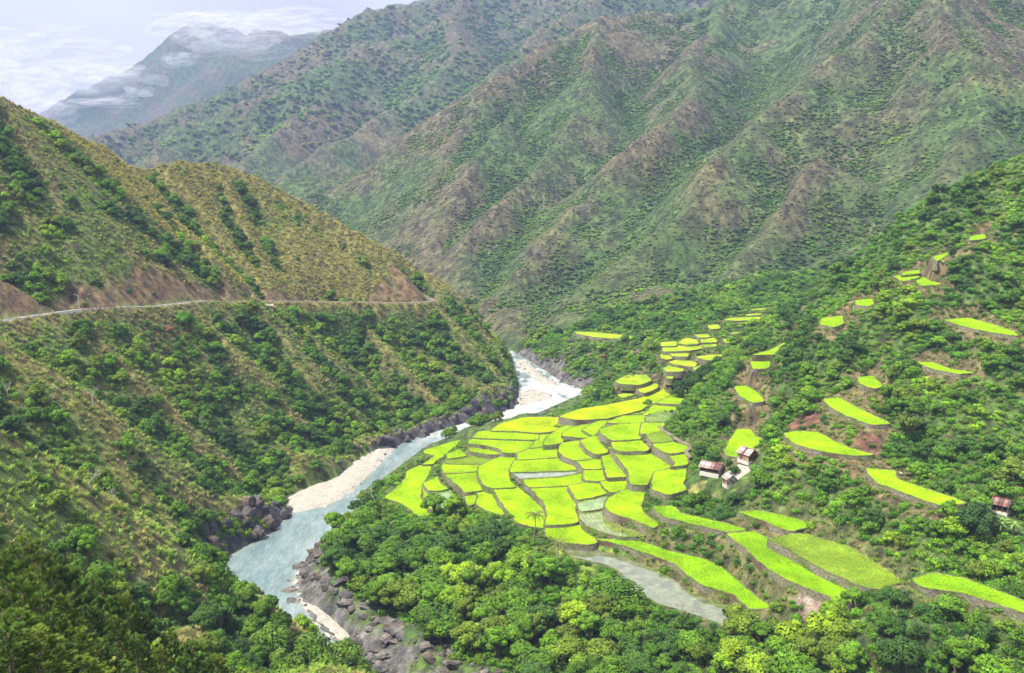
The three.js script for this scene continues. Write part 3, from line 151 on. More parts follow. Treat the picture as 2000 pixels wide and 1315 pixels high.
function grid(x0, x1, z0, z1, step) {
  const nx = Math.round((x1 - x0) / step) + 1, nz = Math.round((z1 - z0) / step) + 1, h = new Float32Array(nx * nz);
  for (let j = 0; j < nz; j++) for (let i = 0; i < nx; i++) h[j * nx + i] = height(x0 + i * step, z0 + j * step);
  const at = (x, z) => { const u = clamp((x - x0) / step, 0, nx - 1.001), v = clamp((z - z0) / step, 0, nz - 1.001), i = Math.floor(u), j = Math.floor(v), a = u - i, b = v - j, k = j * nx + i; return lerp(lerp(h[k], h[k + 1], a), lerp(h[k + nx], h[k + nx + 1], a), b); };
  return { x0, x1, z0, z1, step, nx, nz, h, at, has: (x, z) => x >= x0 && x <= x1 && z >= z0 && z <= z1 };
}
const near = grid(-360, 330, -760, 30, 1.8), mid = grid(-800, 1300, -2000, -150, 7), far = grid(-1700, 2000, -3500, -1850, 17), farthest = grid(-3600, 700, -5400, -3500, 30);
// loose ground settles to its angle of repose; paddies, road and river bed hold
{ const { nx, nz, h, x0, z0, step } = near, lock = new Uint8Array(nx * nz), lim = new Float32Array(nx * nz);
  for (let j = 0; j < nz; j++) for (let i = 0; i < nx; i++) { const k = j * nx + i, x = x0 + i * step, z = z0 + j * step, [rd, side] = riverAt(x, z); lim[k] = (side > 0 ? 0.8 : rd < 14 ? 1.5 : 1.05) * step; if (rd < 0.5 || (side > 0 && x > -90 && fieldAt(x, z, 1.3).length) || (side < 0 && z > -730 && roadAt(x, z)[0] < 4.2)) lock[k] = 1; }
  for (let n = 0; n < 90; n++) for (let j = 0; j < nz; j++) for (let i = 0; i < nx; i++) { const k = j * nx + i; for (const o of [1, nx]) { if ((o === 1 && i === nx - 1) || (o === nx && j === nz - 1)) continue; const m = k + o, d = h[k] - h[m], l = Math.max(lim[k], lim[m]), e = Math.abs(d) - l; if (e <= 0) continue; const q = (d > 0 ? e : -e) * 0.45; if (!lock[k]) h[k] -= lock[m] ? q * 1.6 : q; if (!lock[m]) h[m] += lock[k] ? q * 1.6 : q; } }
}
const ground = (x, z) => near.has(x, z) ? near.at(x, z) : mid.has(x, z) ? mid.at(x, z) : z < -3500 ? farthest.at(x, z) : far.at(x, z);
const hollow = (x, z, r) => (ground(x + r, z) + ground(x - r, z) + ground(x, z + r) + ground(x, z - r)) / 4 - ground(x, z);   // above zero in gullies
function sheet(g, paint, drop) {
  const { nx, nz, h, x0, z0, step } = g, pos = new Float32Array(nx * nz * 3), col = new Float32Array(nx * nz * 3), uv = new Float32Array(nx * nz * 2), idx = [], c = [0, 0, 0];
  for (let j = 0; j < nz; j++) for (let i = 0; i < nx; i++) {
    const k = j * nx + i, x = x0 + i * step, z = z0 + j * step;
    pos[k * 3] = x; pos[k * 3 + 1] = h[k] - (drop ? drop(x, z) : 0); pos[k * 3 + 2] = z; uv[k * 2] = x; uv[k * 2 + 1] = z;
    paint(x, z, h[k], c); col.set(c, k * 3);
    if (i && j) idx.push(k, k - 1, k - nx - 1, k, k - nx - 1, k - nx);
  }
  const q = new THREE.BufferGeometry();
  q.setAttribute('position', new THREE.BufferAttribute(pos, 3)); q.setAttribute('color', new THREE.BufferAttribute(col, 3)); q.setAttribute('uv', new THREE.BufferAttribute(uv, 2)); q.setIndex(idx); q.computeVertexNormals();
  const n = q.attributes.normal; if (n.getY(Math.floor(nx * nz / 2)) < 0) { for (let i = 0; i < idx.length; i += 3) [idx[i], idx[i + 1]] = [idx[i + 1], idx[i]]; q.setIndex(idx); q.computeVertexNormals(); }
  return q;
}
// grain of soil and low growth, tiled in metres
function texture(n, fn, srgb, metres) {
  const d = new Uint8Array(n * n * 4);
  for (let j = 0; j < n; j++) for (let i = 0; i < n; i++) { const c = fn(i / n, j / n), k = (j * n + i) * 4; d[k] = clamp(c[0], 0, 1) * 255; d[k + 1] = clamp(c[1], 0, 1) * 255; d[k + 2] = clamp(c[2], 0, 1) * 255; d[k + 3] = 255; }
  const t = new THREE.DataTexture(d, n, n); t.wrapS = t.wrapT = THREE.RepeatWrapping; t.magFilter = THREE.LinearFilter; t.repeat.set(1 / metres, 1 / metres); if (srgb) t.colorSpace = THREE.SRGBColorSpace; t.needsUpdate = true; return t;
}
// noise that tiles over 0..1 with `p` cells
function tnoise(u, v, p, seed = 0) {
  const x = u * p, y = v * p, ix = Math.floor(x), iy = Math.floor(y), fx = x - ix, fy = y - iy, a = fx * fx * (3 - 2 * fx), b = fy * fy * (3 - 2 * fy);
  const h = (i, j) => HT[(HT[((i % p) + p) % p & 255] + ((j % p) + p) % p + seed * 37) & 511] / 255;
  return lerp(lerp(h(ix, iy), h(ix + 1, iy), a), lerp(h(ix, iy + 1), h(ix + 1, iy + 1), a), b);
}
const tf = (u, v, p, o, s = 0) => { let r = 0, a = 1, t = 0; for (let i = 0; i < o; i++) { r += a * tnoise(u, v, p, s + i); t += a; a *= 0.6; p *= 2; } return r / t; };
const grainT = texture(1024, (u, v) => { const n = 0.62 + 0.9 * (tf(u, v, 16, 5) - 0.5) + 0.25 * (tnoise(u, v, 256, 7) - 0.5), w = tf(u, v, 24, 3, 9) - 0.5; return [n + 0.1 * w, n, n - 0.12 * w]; }, true, 38);
const grainB = texture(512, (u, v) => { const n = tf(u, v, 32, 4, 3); return [n, n, n]; }, false, 14);
const mGround = new THREE.MeshStandardMaterial({ vertexColors: true, roughness: 0.95, map: grainT, bumpMap: grainB, bumpScale: 0.35 }); mGround.name = 'hillside';
const coarseT = texture(1024, (u, v) => { const n = 0.62 + 0.9 * (tf(u, v, 32, 5, 4) - 0.5); return [n, n, n]; }, true, 210);
const coarseB = texture(1024, (u, v) => { const n = tf(u, v, 40, 5, 6); return [n, n, n]; }, false, 160);
const mMount = new THREE.MeshStandardMaterial({ vertexColors: true, roughness: 0.97, map: coarseT, bumpMap: coarseB, bumpScale: 2.5 }); mMount.name = 'mountainside';

const mixc = (o, a, t) => { t = clamp(t, 0, 1); o[0] += (a[0] - o[0]) * t; o[1] += (a[1] - o[1]) * t; o[2] += (a[2] - o[2]) * t; };
const GRASS = [0.18, 0.285, 0.05], DRY = [0.27, 0.265, 0.09], GOLD = [0.33, 0.315, 0.085], SOIL = [0.33, 0.19, 0.115], ROCK = [0.15, 0.145, 0.165], SHOREROCK = [0.29, 0.275, 0.26], BANK = [0.36, 0.27, 0.13], LUSH = [0.13, 0.25, 0.04];
const cutAt = (x, z) => { const [d, , up] = roadAt(x, z); return up > 0 ? sstep(0.05, 0.3, noise(x / 34 + 5, z / 34) * 0.8 + (z < -590 ? 1.0 : z < -520 ? 0.45 : 0.62) - Math.max(0, d - 11) / 11 + 0.3 * noise(x / 6, z / 6)) * sstep(3, 5, d) : 0; };
const PATCHES = [[115, -352, 8, [0.36, 0.17, 0.10]], [86.5, -246, 5, [0.55, 0.42, 0.33]], [92, -243, 4, [0.55, 0.42, 0.33]], [28, -292, 9, [0.40, 0.55, 0.06]], [18, -298, 6, [0.40, 0.55, 0.06]], [128, -318, 5, [0.36, 0.17, 0.10]]];
function paintNear(x, z, h, c) {
  const [rd, side] = riverAt(x, z), hol = hollow(x, z, 7), n = fbm(x / 26, z / 26, 4), m = fbm(x / 7 + 40, z / 7, 3);
  c[0] = GRASS[0]; c[1] = GRASS[1]; c[2] = GRASS[2];
  if (side < 0) {
    mixc(c, DRY, sstep(-0.1, 0.35, n + 0.3 * m - hol * 0.3));
    mixc(c, GOLD, sstep(0.3, 0.6, fbm(x / 40 + 9, z / 40, 3) + (z < -545 && h > 62 ? 0.75 : 0.1) - hol * 0.3));
    if (z > -690) mixc(c, SOIL, cutAt(x, z) * (0.75 + 0.5 * m));
  } else { mixc(c, LUSH, sstep(-0.3, 0.3, n)); mixc(c, SOIL, sstep(0.25, 0.5, m + 0.35 * n) * 0.8); }
  if (side > 0 && z > -560 && x > 40) for (const [f, d] of fieldAt(x, z, 8)) if (d > 0 && f.k !== 'fan') mixc(c, BANK, sstep(8, 5, d + 3 * m) * (f.k === 'slope' ? 0.9 : 0.35));
  for (const [px, pz, r, q] of PATCHES) { const d = Math.hypot(x - px, z - pz) / r + 0.35 * m; if (d < 1.1) mixc(c, q, sstep(1.1, 0.9, d)); }
  mixc(c, side < 0 ? ROCK : SHOREROCK, sstep(0.1, 0.4, 0.9 - rd / (side > 0 && z > -345 ? 15 : 12) + 0.7 * m + 0.4 * n));
  if (rd < 0) { c[0] = 0.2; c[1] = 0.2; c[2] = 0.17; }
}
function paintMountain(x, z, h, c) {
  const n = fbm(x / 240, z / 240, 4), m = fbm(x / 60 + 7, z / 60, 4), hol = hollow(x, z, 30);
  c[0] = 0.125; c[1] = 0.22; c[2] = 0.05;
  mixc(c, [0.225, 0.195, 0.10], sstep(-0.25, 0.4, n + 0.6 * m - hol * 0.012));
  mixc(c, [0.31, 0.28, 0.11], sstep(0.3, 0.55, fbm(x / 110 + 31, z / 110 + 8, 4) + 0.3 * m) * 0.85);
  mixc(c, [0.16, 0.14, 0.15], sstep(0.35, 0.55, m - 0.1 * n - 0.05) * 0.7);
}
structure(mesh('valley_slopes', sheet(near, paintNear), mGround), 'grassy valley slopes cut by gullies on both sides of the river');
const inNear = (x, z) => x > near.x0 + 14 && x < near.x1 - 14 && z > near.z0 + 14 && z < near.z1 - 14 ? 14 : 0;
structure(mesh('mountain_slopes', sheet(mid, paintMountain, inNear), mMount), 'steep green and brown mountain slopes behind the terraces');
structure(mesh('hazy_mountain', sheet(far, paintMountain, (x, z) => mid.has(x, z) ? 30 : 0), mMount), 'hazy green mountain beyond the nearer ridges');
structure(mesh('distant_mountain', sheet(farthest, paintMountain), mMount), 'far blue mountain half hidden in cloud');
// ------------------------------------------------------------------ river
{
  const st = 2, cells = new Map(), pos = [], col = [], uv = [], idx = [];
  const vert = (i, j) => { const k = i * 4096 + j; if (cells.has(k)) return cells.get(k); const x = i * st, z = j * st, n = pos.length / 3; cells.set(k, n);
    pos.push(x, 0, z); uv.push(x, z);
    const rd = riverAt(x, z)[0], rapid = sstep(-470, -545, z), f = sstep(0.12, 0.5, fbm(x / 7 + z / 60, z / 16, 4) * 1.1 + 0.1 + 0.5 * rapid - (rapid > 0 && z < -640 ? 0.35 : 0)) * (0.10 + 0.85 * rapid), edge = sstep(-2.4, 0, rd + 1.2 * noise(x / 3, z / 3));
    const c = [0.19, 0.275, 0.285]; mixc(c, [0.29, 0.375, 0.38], sstep(-0.3, 0.4, fbm(x / 22, z / 30, 3))); mixc(c, [0.78, 0.80, 0.82], f); mixc(c, [0.34, 0.36, 0.30], edge * 0.7); col.push(...c); return n; };
  for (let i = -170; i < 110; i++) for (let j = -620; j < -60; j++) { const x = (i + 0.5) * st, z = (j + 0.5) * st; if (riverAt(x, z)[0] < 3.5) { const a = vert(i, j), b = vert(i + 1, j), c = vert(i + 1, j + 1), d = vert(i, j + 1); idx.push(a, d, c, a, c, b); } }
  const g = new THREE.BufferGeometry(); g.setAttribute('position', new THREE.Float32BufferAttribute(pos, 3)); g.setAttribute('color', new THREE.Float32BufferAttribute(col, 3)); g.setAttribute('uv', new THREE.Float32BufferAttribute(uv, 2)); g.setIndex(idx); g.computeVertexNormals();
  const wt = texture(512, (u, v) => { const n = 0.86 + 0.26 * (tf(u, v, 8, 5, 2) - 0.5) + 0.10 * sstep(0.6, 0.75, tf(u, v, 24, 3, 5)); return [n, n, n]; }, true, 30);
  wt.repeat.set(1 / 12, 1 / 46);
  const wb = texture(512, (u, v) => { const n = tf(u, v, 24, 4, 8); return [n, n, n]; }, false, 22);
  const m = new THREE.MeshPhysicalMaterial({ vertexColors: true, map: wt, bumpMap: wb, bumpScale: 0.14, roughness: 0.14, ior: 1.4 }); m.name = 'river_water';
  structure(mesh('river', g, m), 'pale turquoise river with white rapids winding through the valley');
}
// gravel and sand bars
const sandT = texture(512, (u, v) => { const n = 0.85 + 0.3 * (tf(u, v, 64, 3, 1) - 0.5) + 0.15 * (tf(u, v, 6, 3, 6) - 0.5); return [n, n * 0.985, n * 0.96]; }, true, 12);
const mSand = new THREE.MeshStandardMaterial({ map: sandT, bumpMap: grainB, bumpScale: 0.3, color: C(0.53, 0.51, 0.47), roughness: 0.95 }); mSand.name = 'gravel';
function smooth(p, step, closed = true) { const c = new THREE.CatmullRomCurve3(p.map((q) => new THREE.Vector3(q[0], 0, q[1])), closed, 'centripetal'), n = Math.max(p.length * 2, Math.round(c.getLength() / step)), o = []; for (let i = 0; i < n; i++) { const q = c.getPointAt(i / n); o.push([q.x, q.z]); } return o; }
function domed(ring, top, step) { // a low mound over an outline
  const pos = [], uv = [], idx = [], id = new Map(), b = [1e9, -1e9, 1e9, -1e9]; for (const [x, z] of ring) { b[0] = Math.min(b[0], x); b[1] = Math.max(b[1], x); b[2] = Math.min(b[2], z); b[3] = Math.max(b[3], z); }
  const vert = (i, j) => { const k = i + ',' + j; if (id.has(k)) return id.get(k); const x = b[0] + i * step, z = b[2] + j * step, d = toLine([...ring, ring[0]], x, z) * (inside(ring, x, z) ? 1 : -1), n = pos.length / 3; id.set(k, n); pos.push(x, -0.55 + (top + 0.55) * sstep(-3, 5, d + 1.5 * noise(x / 5, z / 5)) + 0.25 * fbm(x / 4, z / 4, 3), z); uv.push(x, z); return n; };
  for (let i = 0; i < (b[1] - b[0]) / step; i++) for (let j = 0; j < (b[3] - b[2]) / step; j++) { const x = b[0] + (i + 0.5) * step, z = b[2] + (j + 0.5) * step; if (inside(ring, x, z) || toLine([...ring, ring[0]], x, z) < 3) { const p = vert(i, j), q = vert(i + 1, j), r = vert(i + 1, j + 1), s = vert(i, j + 1); idx.push(p, s, r, p, r, q); } }
  const g = new THREE.BufferGeometry(); g.setAttribute('position', new THREE.Float32BufferAttribute(pos, 3)); g.setAttribute('uv', new THREE.Float32BufferAttribute(uv, 2)); g.setIndex(idx); g.computeVertexNormals(); return g;
}
structure(mesh('gravel_bar', domed(SAND.bar1, 1.0, 1.3), mSand), 'pale gravel bar below the dark rocks of the grassy hill');
structure(mesh('gravel_bar', domed(SAND.bar2, 0.9, 1.2), mSand), 'white sandy shore beside the boulders below the forest');
structure(mesh('gravel_bar', domed(SAND.shoal, 0.55, 1.5), mSand), 'stony white shoal in the rapids below the hill nose');
structure(mesh('gravel_bar', domed(SAND.shoal2, 0.8, 1.6), mSand), 'stony bank upstream beside the boulder field');
// ------------------------------------------------------------------ rice terraces
const riceT = texture(1024, (u, v) => { const n = 0.86 + 0.24 * (tf(u, v, 48, 4, 2) - 0.5) + 0.5 * (tf(u, v, 4, 4, 11) - 0.5) + 0.10 * (tnoise(u, v, 340, 3) - 0.5), w = tf(u, v, 9, 3, 5) - 0.5, k = 0.35 * sstep(0.66, 0.78, tf(u, v, 14, 4, 17)); return [n + 0.16 * w - 0.1 * k, n - 0.25 * k, n - 0.3 * w + 0.4 * k]; }, true, 34);
const riceB = texture(512, (u, v) => { const n = tf(u, v, 128, 2, 4); return [n, n, n]; }, false, 16);
const rice = (r, g, b, name) => { const m = new THREE.MeshPhysicalMaterial({ map: riceT, bumpMap: riceB, bumpScale: 0.1, color: C(r, g, b), roughness: 0.9, specularIntensity: 0.25 }); m.name = name; return m; };
const RICE = { fan: rice(0.36, 0.58, 0.003, 'young_rice'), pale: rice(0.47, 0.62, 0.004, 'ripening_rice'), lower: rice(0.25, 0.48, 0.004, 'green_rice'), slope: rice(0.36, 0.60, 0.003, 'hill_rice'), dull: rice(0.24, 0.37, 0.03, 'sparse_rice'), valley: rice(0.38, 0.55, 0.02, 'valley_rice') };
const waterB = texture(256, (u, v) => { const n = tf(u, v, 24, 3, 8); return [n, n, n]; }, false, 6);
const paddyT = texture(512, (u, v) => { const n = 0.72 + 0.5 * (tf(u, v, 10, 4, 3) - 0.5), k = tf(u, v, 60, 2, 6) > 0.66 ? 0.2 : 0; return [n - k * 0.3, n + k * 0.5, n - k * 0.6]; }, true, 20);
const paddy = (r, g, b) => { const m = new THREE.MeshPhysicalMaterial({ map: paddyT, bumpMap: waterB, bumpScale: 0.006, color: C(r, g, b), roughness: 0.05, ior: 2.0, clearcoat: 1, clearcoatRoughness: 0.03 }); m.name = 'flooded_paddy'; return m; };
const FLOOD = { flood: paddy(0.40, 0.46, 0.30), flood2: paddy(0.36, 0.44, 0.08), flood3: paddy(0.30, 0.32, 0.17), floodgrn: paddy(0.40, 0.56, 0.16) };
// dry stone: irregular stones in uneven courses with dark joints
function stones(u, v, p) { const x = u * p, y = v * p * 1.5; let a = 9, b = 9, id = 0; const P = p, Q = Math.round(p * 1.5); for (let j = -1; j <= 1; j++) for (let i = -1; i <= 1; i++) { const cx = Math.floor(x) + i, cy = Math.floor(y) + j, mx = ((cx % P) + P) % P, my = ((cy % Q) + Q) % Q, h1 = HT[HT[mx & 255] + (my & 255)] / 255, h2 = HT[HT[(mx + 91) & 255] + (my & 255)] / 255, dx = cx + 0.2 + 0.6 * h1 - x, dy = cy + 0.2 + 0.6 * h2 - y, d = Math.hypot(dx, dy); if (d < a) { b = a; a = d; id = h1 * 0.6 + h2 * 0.4; } else if (d < b) b = d; } return [b - a, id]; }
const stoneT = texture(1024, (u, v) => { const [e, id] = stones(u, v, 24), j = sstep(0.03, 0.16, e), n = (0.42 + 0.5 * id) * (0.35 + 0.65 * j) + 0.15 * (tf(u, v, 64, 3) - 0.5), w = tf(u, v, 10, 3, 7) - 0.5; return [n * 1.04 + 0.1 * w, n, n * 0.94 - 0.14 * w]; }, true, 8);
const stoneB = texture(1024, (u, v) => { const [e, id] = stones(u, v, 24), n = sstep(0, 0.22, e) * (0.6 + 0.4 * id); return [n, n, n]; }, false, 8);
const mWall = new THREE.MeshStandardMaterial({ vertexColors: true, map: stoneT, bumpMap: stoneB, bumpScale: 0.14, roughness: 0.95 }); mWall.name = 'dry_stone';
const mBund = new THREE.MeshStandardMaterial({ vertexColors: true, map: grainT, bumpMap: grainB, bumpScale: 0.2, roughness: 0.95 }); mBund.name = 'earth_bund';
function offset(p, d) { let area = 0; const n = p.length; for (let i = 0; i < n; i++) { const a = p[i], b = p[(i + 1) % n]; area += a[0] * b[1] - b[0] * a[1]; } const s = area > 0 ? 1 : -1; return p.map((q, i) => { const a = p[(i + n - 1) % n], b = p[(i + 1) % n], tx = b[0] - a[0], tz = b[1] - a[1], l = Math.hypot(tx, tz) || 1; return [q[0] - s * tz / l * d, q[1] + s * tx / l * d]; }); }
function flat(ring, y) {
  const tri = THREE.ShapeUtils.triangulateShape(ring.map((q) => new THREE.Vector2(q[0], q[1])), []), g = new THREE.BufferGeometry();
  g.setAttribute('position', new THREE.Float32BufferAttribute(ring.flatMap((q) => [q[0], y, q[1]]), 3)); g.setAttribute('normal', new THREE.Float32BufferAttribute(ring.flatMap(() => [0, 1, 0]), 3)); g.setAttribute('uv', new THREE.Float32BufferAttribute(ring.flatMap((q) => [q[0], q[1]]), 2));
  const idx = []; for (const [a, b, c] of tri) { const up = (ring[b][0] - ring[a][0]) * (ring[c][1] - ring[a][1]) - (ring[b][1] - ring[a][1]) * (ring[c][0] - ring[a][0]); up < 0 ? idx.push(a, b, c) : idx.push(a, c, b); } g.setIndex(idx); return g;
}
function band(rings, ys, paint) { // strips between rings of equal length, closed
  const n = rings[0].length, pos = [], uv = [], col = [], idx = []; let v = 0;
  rings.forEach((r, k) => { if (k) v += Math.hypot(r[0][0] - rings[k - 1][0][0], r[0][1] - rings[k - 1][0][1], ys[k] - ys[k - 1]); let u = 0; for (let i = 0; i <= n; i++) { const q = r[i % n]; if (i) u += Math.hypot(rings[0][i % n][0] - rings[0][i - 1][0], rings[0][i % n][1] - rings[0][i - 1][1]); pos.push(q[0], ys[k], q[1]); uv.push(u, -v); col.push(...paint(q[0], q[1], ys[k])); } });
  for (let k = 0; k + 1 < rings.length; k++) for (let i = 0; i < n; i++) { const a = k * (n + 1) + i, b = a + n + 1; idx.push(a, a + 1, b, a + 1, b + 1, b); }
  const g = new THREE.BufferGeometry(); g.setAttribute('position', new THREE.Float32BufferAttribute(pos, 3)); g.setAttribute('uv', new THREE.Float32BufferAttribute(uv, 2)); g.setAttribute('color', new THREE.Float32BufferAttribute(col, 3)); g.setIndex(idx); g.computeVertexNormals(); return g;
}
const WALLC = (x, z, y) => { const c = [0.60, 0.57, 0.47]; mixc(c, [0.30, 0.46, 0.08], sstep(-0.1, 0.3, fbm(x / 6 + y * 0.25, z / 6 + y * 0.2, 4))); mixc(c, [0.34, 0.25, 0.15], sstep(0.25, 0.5, noise(x / 9 + 3, z / 9))); return c; };
const BUNDC = (x, z) => { const c = [0.46, 0.47, 0.16]; mixc(c, [0.33, 0.50, 0.05], sstep(-0.2, 0.3, noise(x / 5, z / 5))); mixc(c, [0.42, 0.34, 0.2], sstep(0.2, 0.5, noise(x / 7 + 9, z / 7))); return c; };
const FIELD_TEXT = { // [labels in the order of FIELDS (the last one for the rest), group]
  fan: [['bright yellow-green rice paddy in the stone-walled terrace fan beside the river'], 'paddies of the terrace fan', { 0: 'leaf-shaped riverside paddy at the low end of the terrace fan', 1: 'narrow crooked paddy strip along the river edge of the fan', 9: 'long paddy behind the slender palm in the terrace fan', 16: 'wide paddy just above the flooded grey strip', 17: 'paddy strip just below the flooded grey strip', 19: 'paddy at the front of the fan above the bushy palm', 27: 'large curved paddy above the flooded paddy with a person', 28: 'largest paddy of the terrace fan, above a mossy wall', 34: 'paddy on its own walled step beside the open hut' }],
  pale: [['pale yellow paddy on the riverside edge of the terrace fan', 'long pale yellow paddy curving to the top of the terrace fan']],
  lower: [['long paddy just below the small white shed', 'short paddy on top of a tall stone wall below the huts', 'long curving paddy along the foot of the big dull paddy', 'long green paddy stepped right above the flooded mirror paddy', 'long paddy with a brown bank below the round dark tree']],
  slope: [['long bright paddy beside the lone striped hut on the hillside', 'broad bright paddy under the bare red earth cut', 'slanting bright paddy above the red earth cut', 'leaf-shaped bright paddy just above the huts', 'small pale paddy beside the grove at the top of the terrace fan', 'tiny paddy under a curved brown bank on the bushy hillside', 'narrow paddy with brown banked strips behind it on the hillside', 'long narrow paddy high on the bushy hillside above the bamboo', 'small paddy in the set of three stepped high on the hillside', 'small paddy in the set of three stepped high on the hillside', 'small paddy in the set of three stepped high on the hillside', 'small walled paddy on the hillside below the set of three', 'rounded walled paddy on the hill shoulder above the side valley', 'curved ribbon paddy climbing the hill shoulder above the grove', 'square paddy at the foot of the curved ribbon paddy', 'small paddy just above the set of three stepped paddies', 'highest small paddy near the top of the bushy hillside'], 'paddies on the bushy hillside'],
  dull: [['dull green sparse paddy strip on the river side of the fan', 'dull little paddy below the pale footpath at the fan edge', 'largest dull green paddy with dark muddy streaks']],
  valley: [['small light green paddy in the side valley behind the terrace fan'], 'paddies of the side valley'],
  flood: [['flooded grey paddy strip across the terrace fan']], flood2: [['shallow flooded paddy with a person standing in it']], flood3: [['long flooded paddy mirroring the sky above the forest edge']],
  floodgrn: [['half flooded paddy at the river end of the terrace fan', 'half flooded pale paddy above the person in dark clothes', 'half flooded small paddy near the top of the terrace fan']],
}, shown = {};
let RICE_LIST, RICE_GEO;
function tuftAt(seed) { const r = rng(seed), p = [], c = [], i = []; for (let q = 0; q < 9; q++) { const a = r() * 6.2832, x = (r() - 0.5) * 0.9, z = (r() - 0.5) * 0.9, k = p.length / 3, t = 0.75 + 0.5 * r(), w = 0.09; p.push(x - Math.sin(a) * w, 0, z + Math.cos(a) * w, x + Math.sin(a) * w, 0, z - Math.cos(a) * w, x + Math.cos(a) * 0.35, 0.8 + 0.4 * r(), z + Math.sin(a) * 0.35); for (let e = 0; e < 3; e++) c.push(t, t, t); i.push(k, k + 1, k + 2); } const g = new THREE.BufferGeometry(); g.setAttribute('position', new THREE.Float32BufferAttribute(p, 3)); g.setAttribute('color', new THREE.Float32BufferAttribute(c, 3)); g.setIndex(i); const o = g.toNonIndexed(); o.computeVertexNormals(); return o; }
const RINGS = [];
const tight = (p) => p.flatMap((q, i) => { const b = p[(i + 1) % p.length], l = Math.hypot(b[0] - q[0], b[1] - q[1]), k = Math.min(0.33, 0.55 / l); return [k, 1 - k].map((t) => [lerp(q[0], b[0], t), lerp(q[1], b[1], t)]); });
FIELDS.forEach((f, i) => {
  const ring = smooth(tight(offset(f.p, f.k === 'slope' || f.k === 'valley' ? -0.5 : -0.95)), f.k === 'valley' ? 2.2 : 1.5).map(([x, z]) => [x + 0.35 * noise(x / 3 + i, z / 3), z + 0.35 * noise(x / 3, z / 3 + i + 40)]);
  RINGS.push({ ring, f });
  const t = add(new THREE.Group(), 'rice_terrace'), [labels, group, own = {}] = FIELD_TEXT[f.k], nth = shown[f.k] = (shown[f.k] ?? -1) + 1; tag(t, own[nth] ?? labels[Math.min(nth, labels.length - 1)], 'rice paddy', group);
  const cx = f.p.reduce((s, q) => s + q[0], 0) / f.p.length, cz = f.p.reduce((s, q) => s + q[1], 0) / f.p.length; t.position.set(cx, f.e, cz);
  const put = (name, g, m) => { g.translate(-cx, -f.e, -cz); return mesh(name, g, m, t); };
  const wet = FLOOD[f.k], r1 = offset(ring, 0.42), r2 = offset(ring, 0.62);
  put(wet ? 'water' : 'rice', flat(offset(ring, 0.45), f.e), wet ?? RICE[f.k]);
  put('bund', band([ring, offset(ring, 0.2), r1, r2], [f.e + 0.05, f.e + 0.22, f.e + 0.2, f.e - 0.1], BUNDC), mBund);
  const deep = f.k === 'slope' ? 4.5 : 3.4, rows = [0.04, 0.8, 1.6, 2.5, deep];
  put('stone_wall', band(rows.map((d, k) => offset(ring, -0.12 * d).map(([x, z]) => [x + 0.22 * noise(x * 0.9 + k * 7, z * 0.9), z + 0.22 * noise(x * 0.9, z * 0.9 + k * 5)])), rows.map((d) => f.e + 0.05 - d), WALLC), mWall);
});
{ // young rice standing in rows
  const RICEP = [21, 22].map((k) => tuftAt(k)), L = [], r = rng(99), RC = { fan: [0.40, 0.62, 0.01], pale: [0.52, 0.66, 0.01], lower: [0.29, 0.52, 0.01], slope: [0.40, 0.64, 0.01], dull: [0.28, 0.42, 0.03], flood2: [0.30, 0.46, 0.03], floodgrn: [0.40, 0.60, 0.05] };
  for (const { ring, f } of RINGS) { const c = RC[f.k]; if (!c || f.box[2] < -520) continue; const st = f.k[0] === 'f' && f.k !== 'fan' ? 1.5 : 0.95, inner = offset(ring, 0.75), turn = f.e * 1.7, cs = Math.cos(turn), sn = Math.sin(turn), mx = (f.box[0] + f.box[1]) / 2, mz = (f.box[2] + f.box[3]) / 2, R = Math.hypot(f.box[1] - f.box[0], f.box[3] - f.box[2]) / 2 + 1;
    for (let a = -R; a < R; a += st) for (let b = -R; b < R; b += st) { const x = mx + a * cs - b * sn + (r() - 0.5) * 0.35, z = mz + a * sn + b * cs + (r() - 0.5) * 0.35; if (!inside(inner, x, z)) continue; if (fbm(x / 5, z / 5, 3) > 0.42) continue; const v = 0.8 + 0.35 * r() + 0.25 * fbm(x / 9 + 3, z / 9, 2), s = 0.3 + 0.16 * r(); L.push({ x, y: f.e, z, s, w: 0.75, turn: r() * 6.28, c: c.map((q) => q * v) }); } }
  RICE_LIST = L; RICE_GEO = RICEP;
}
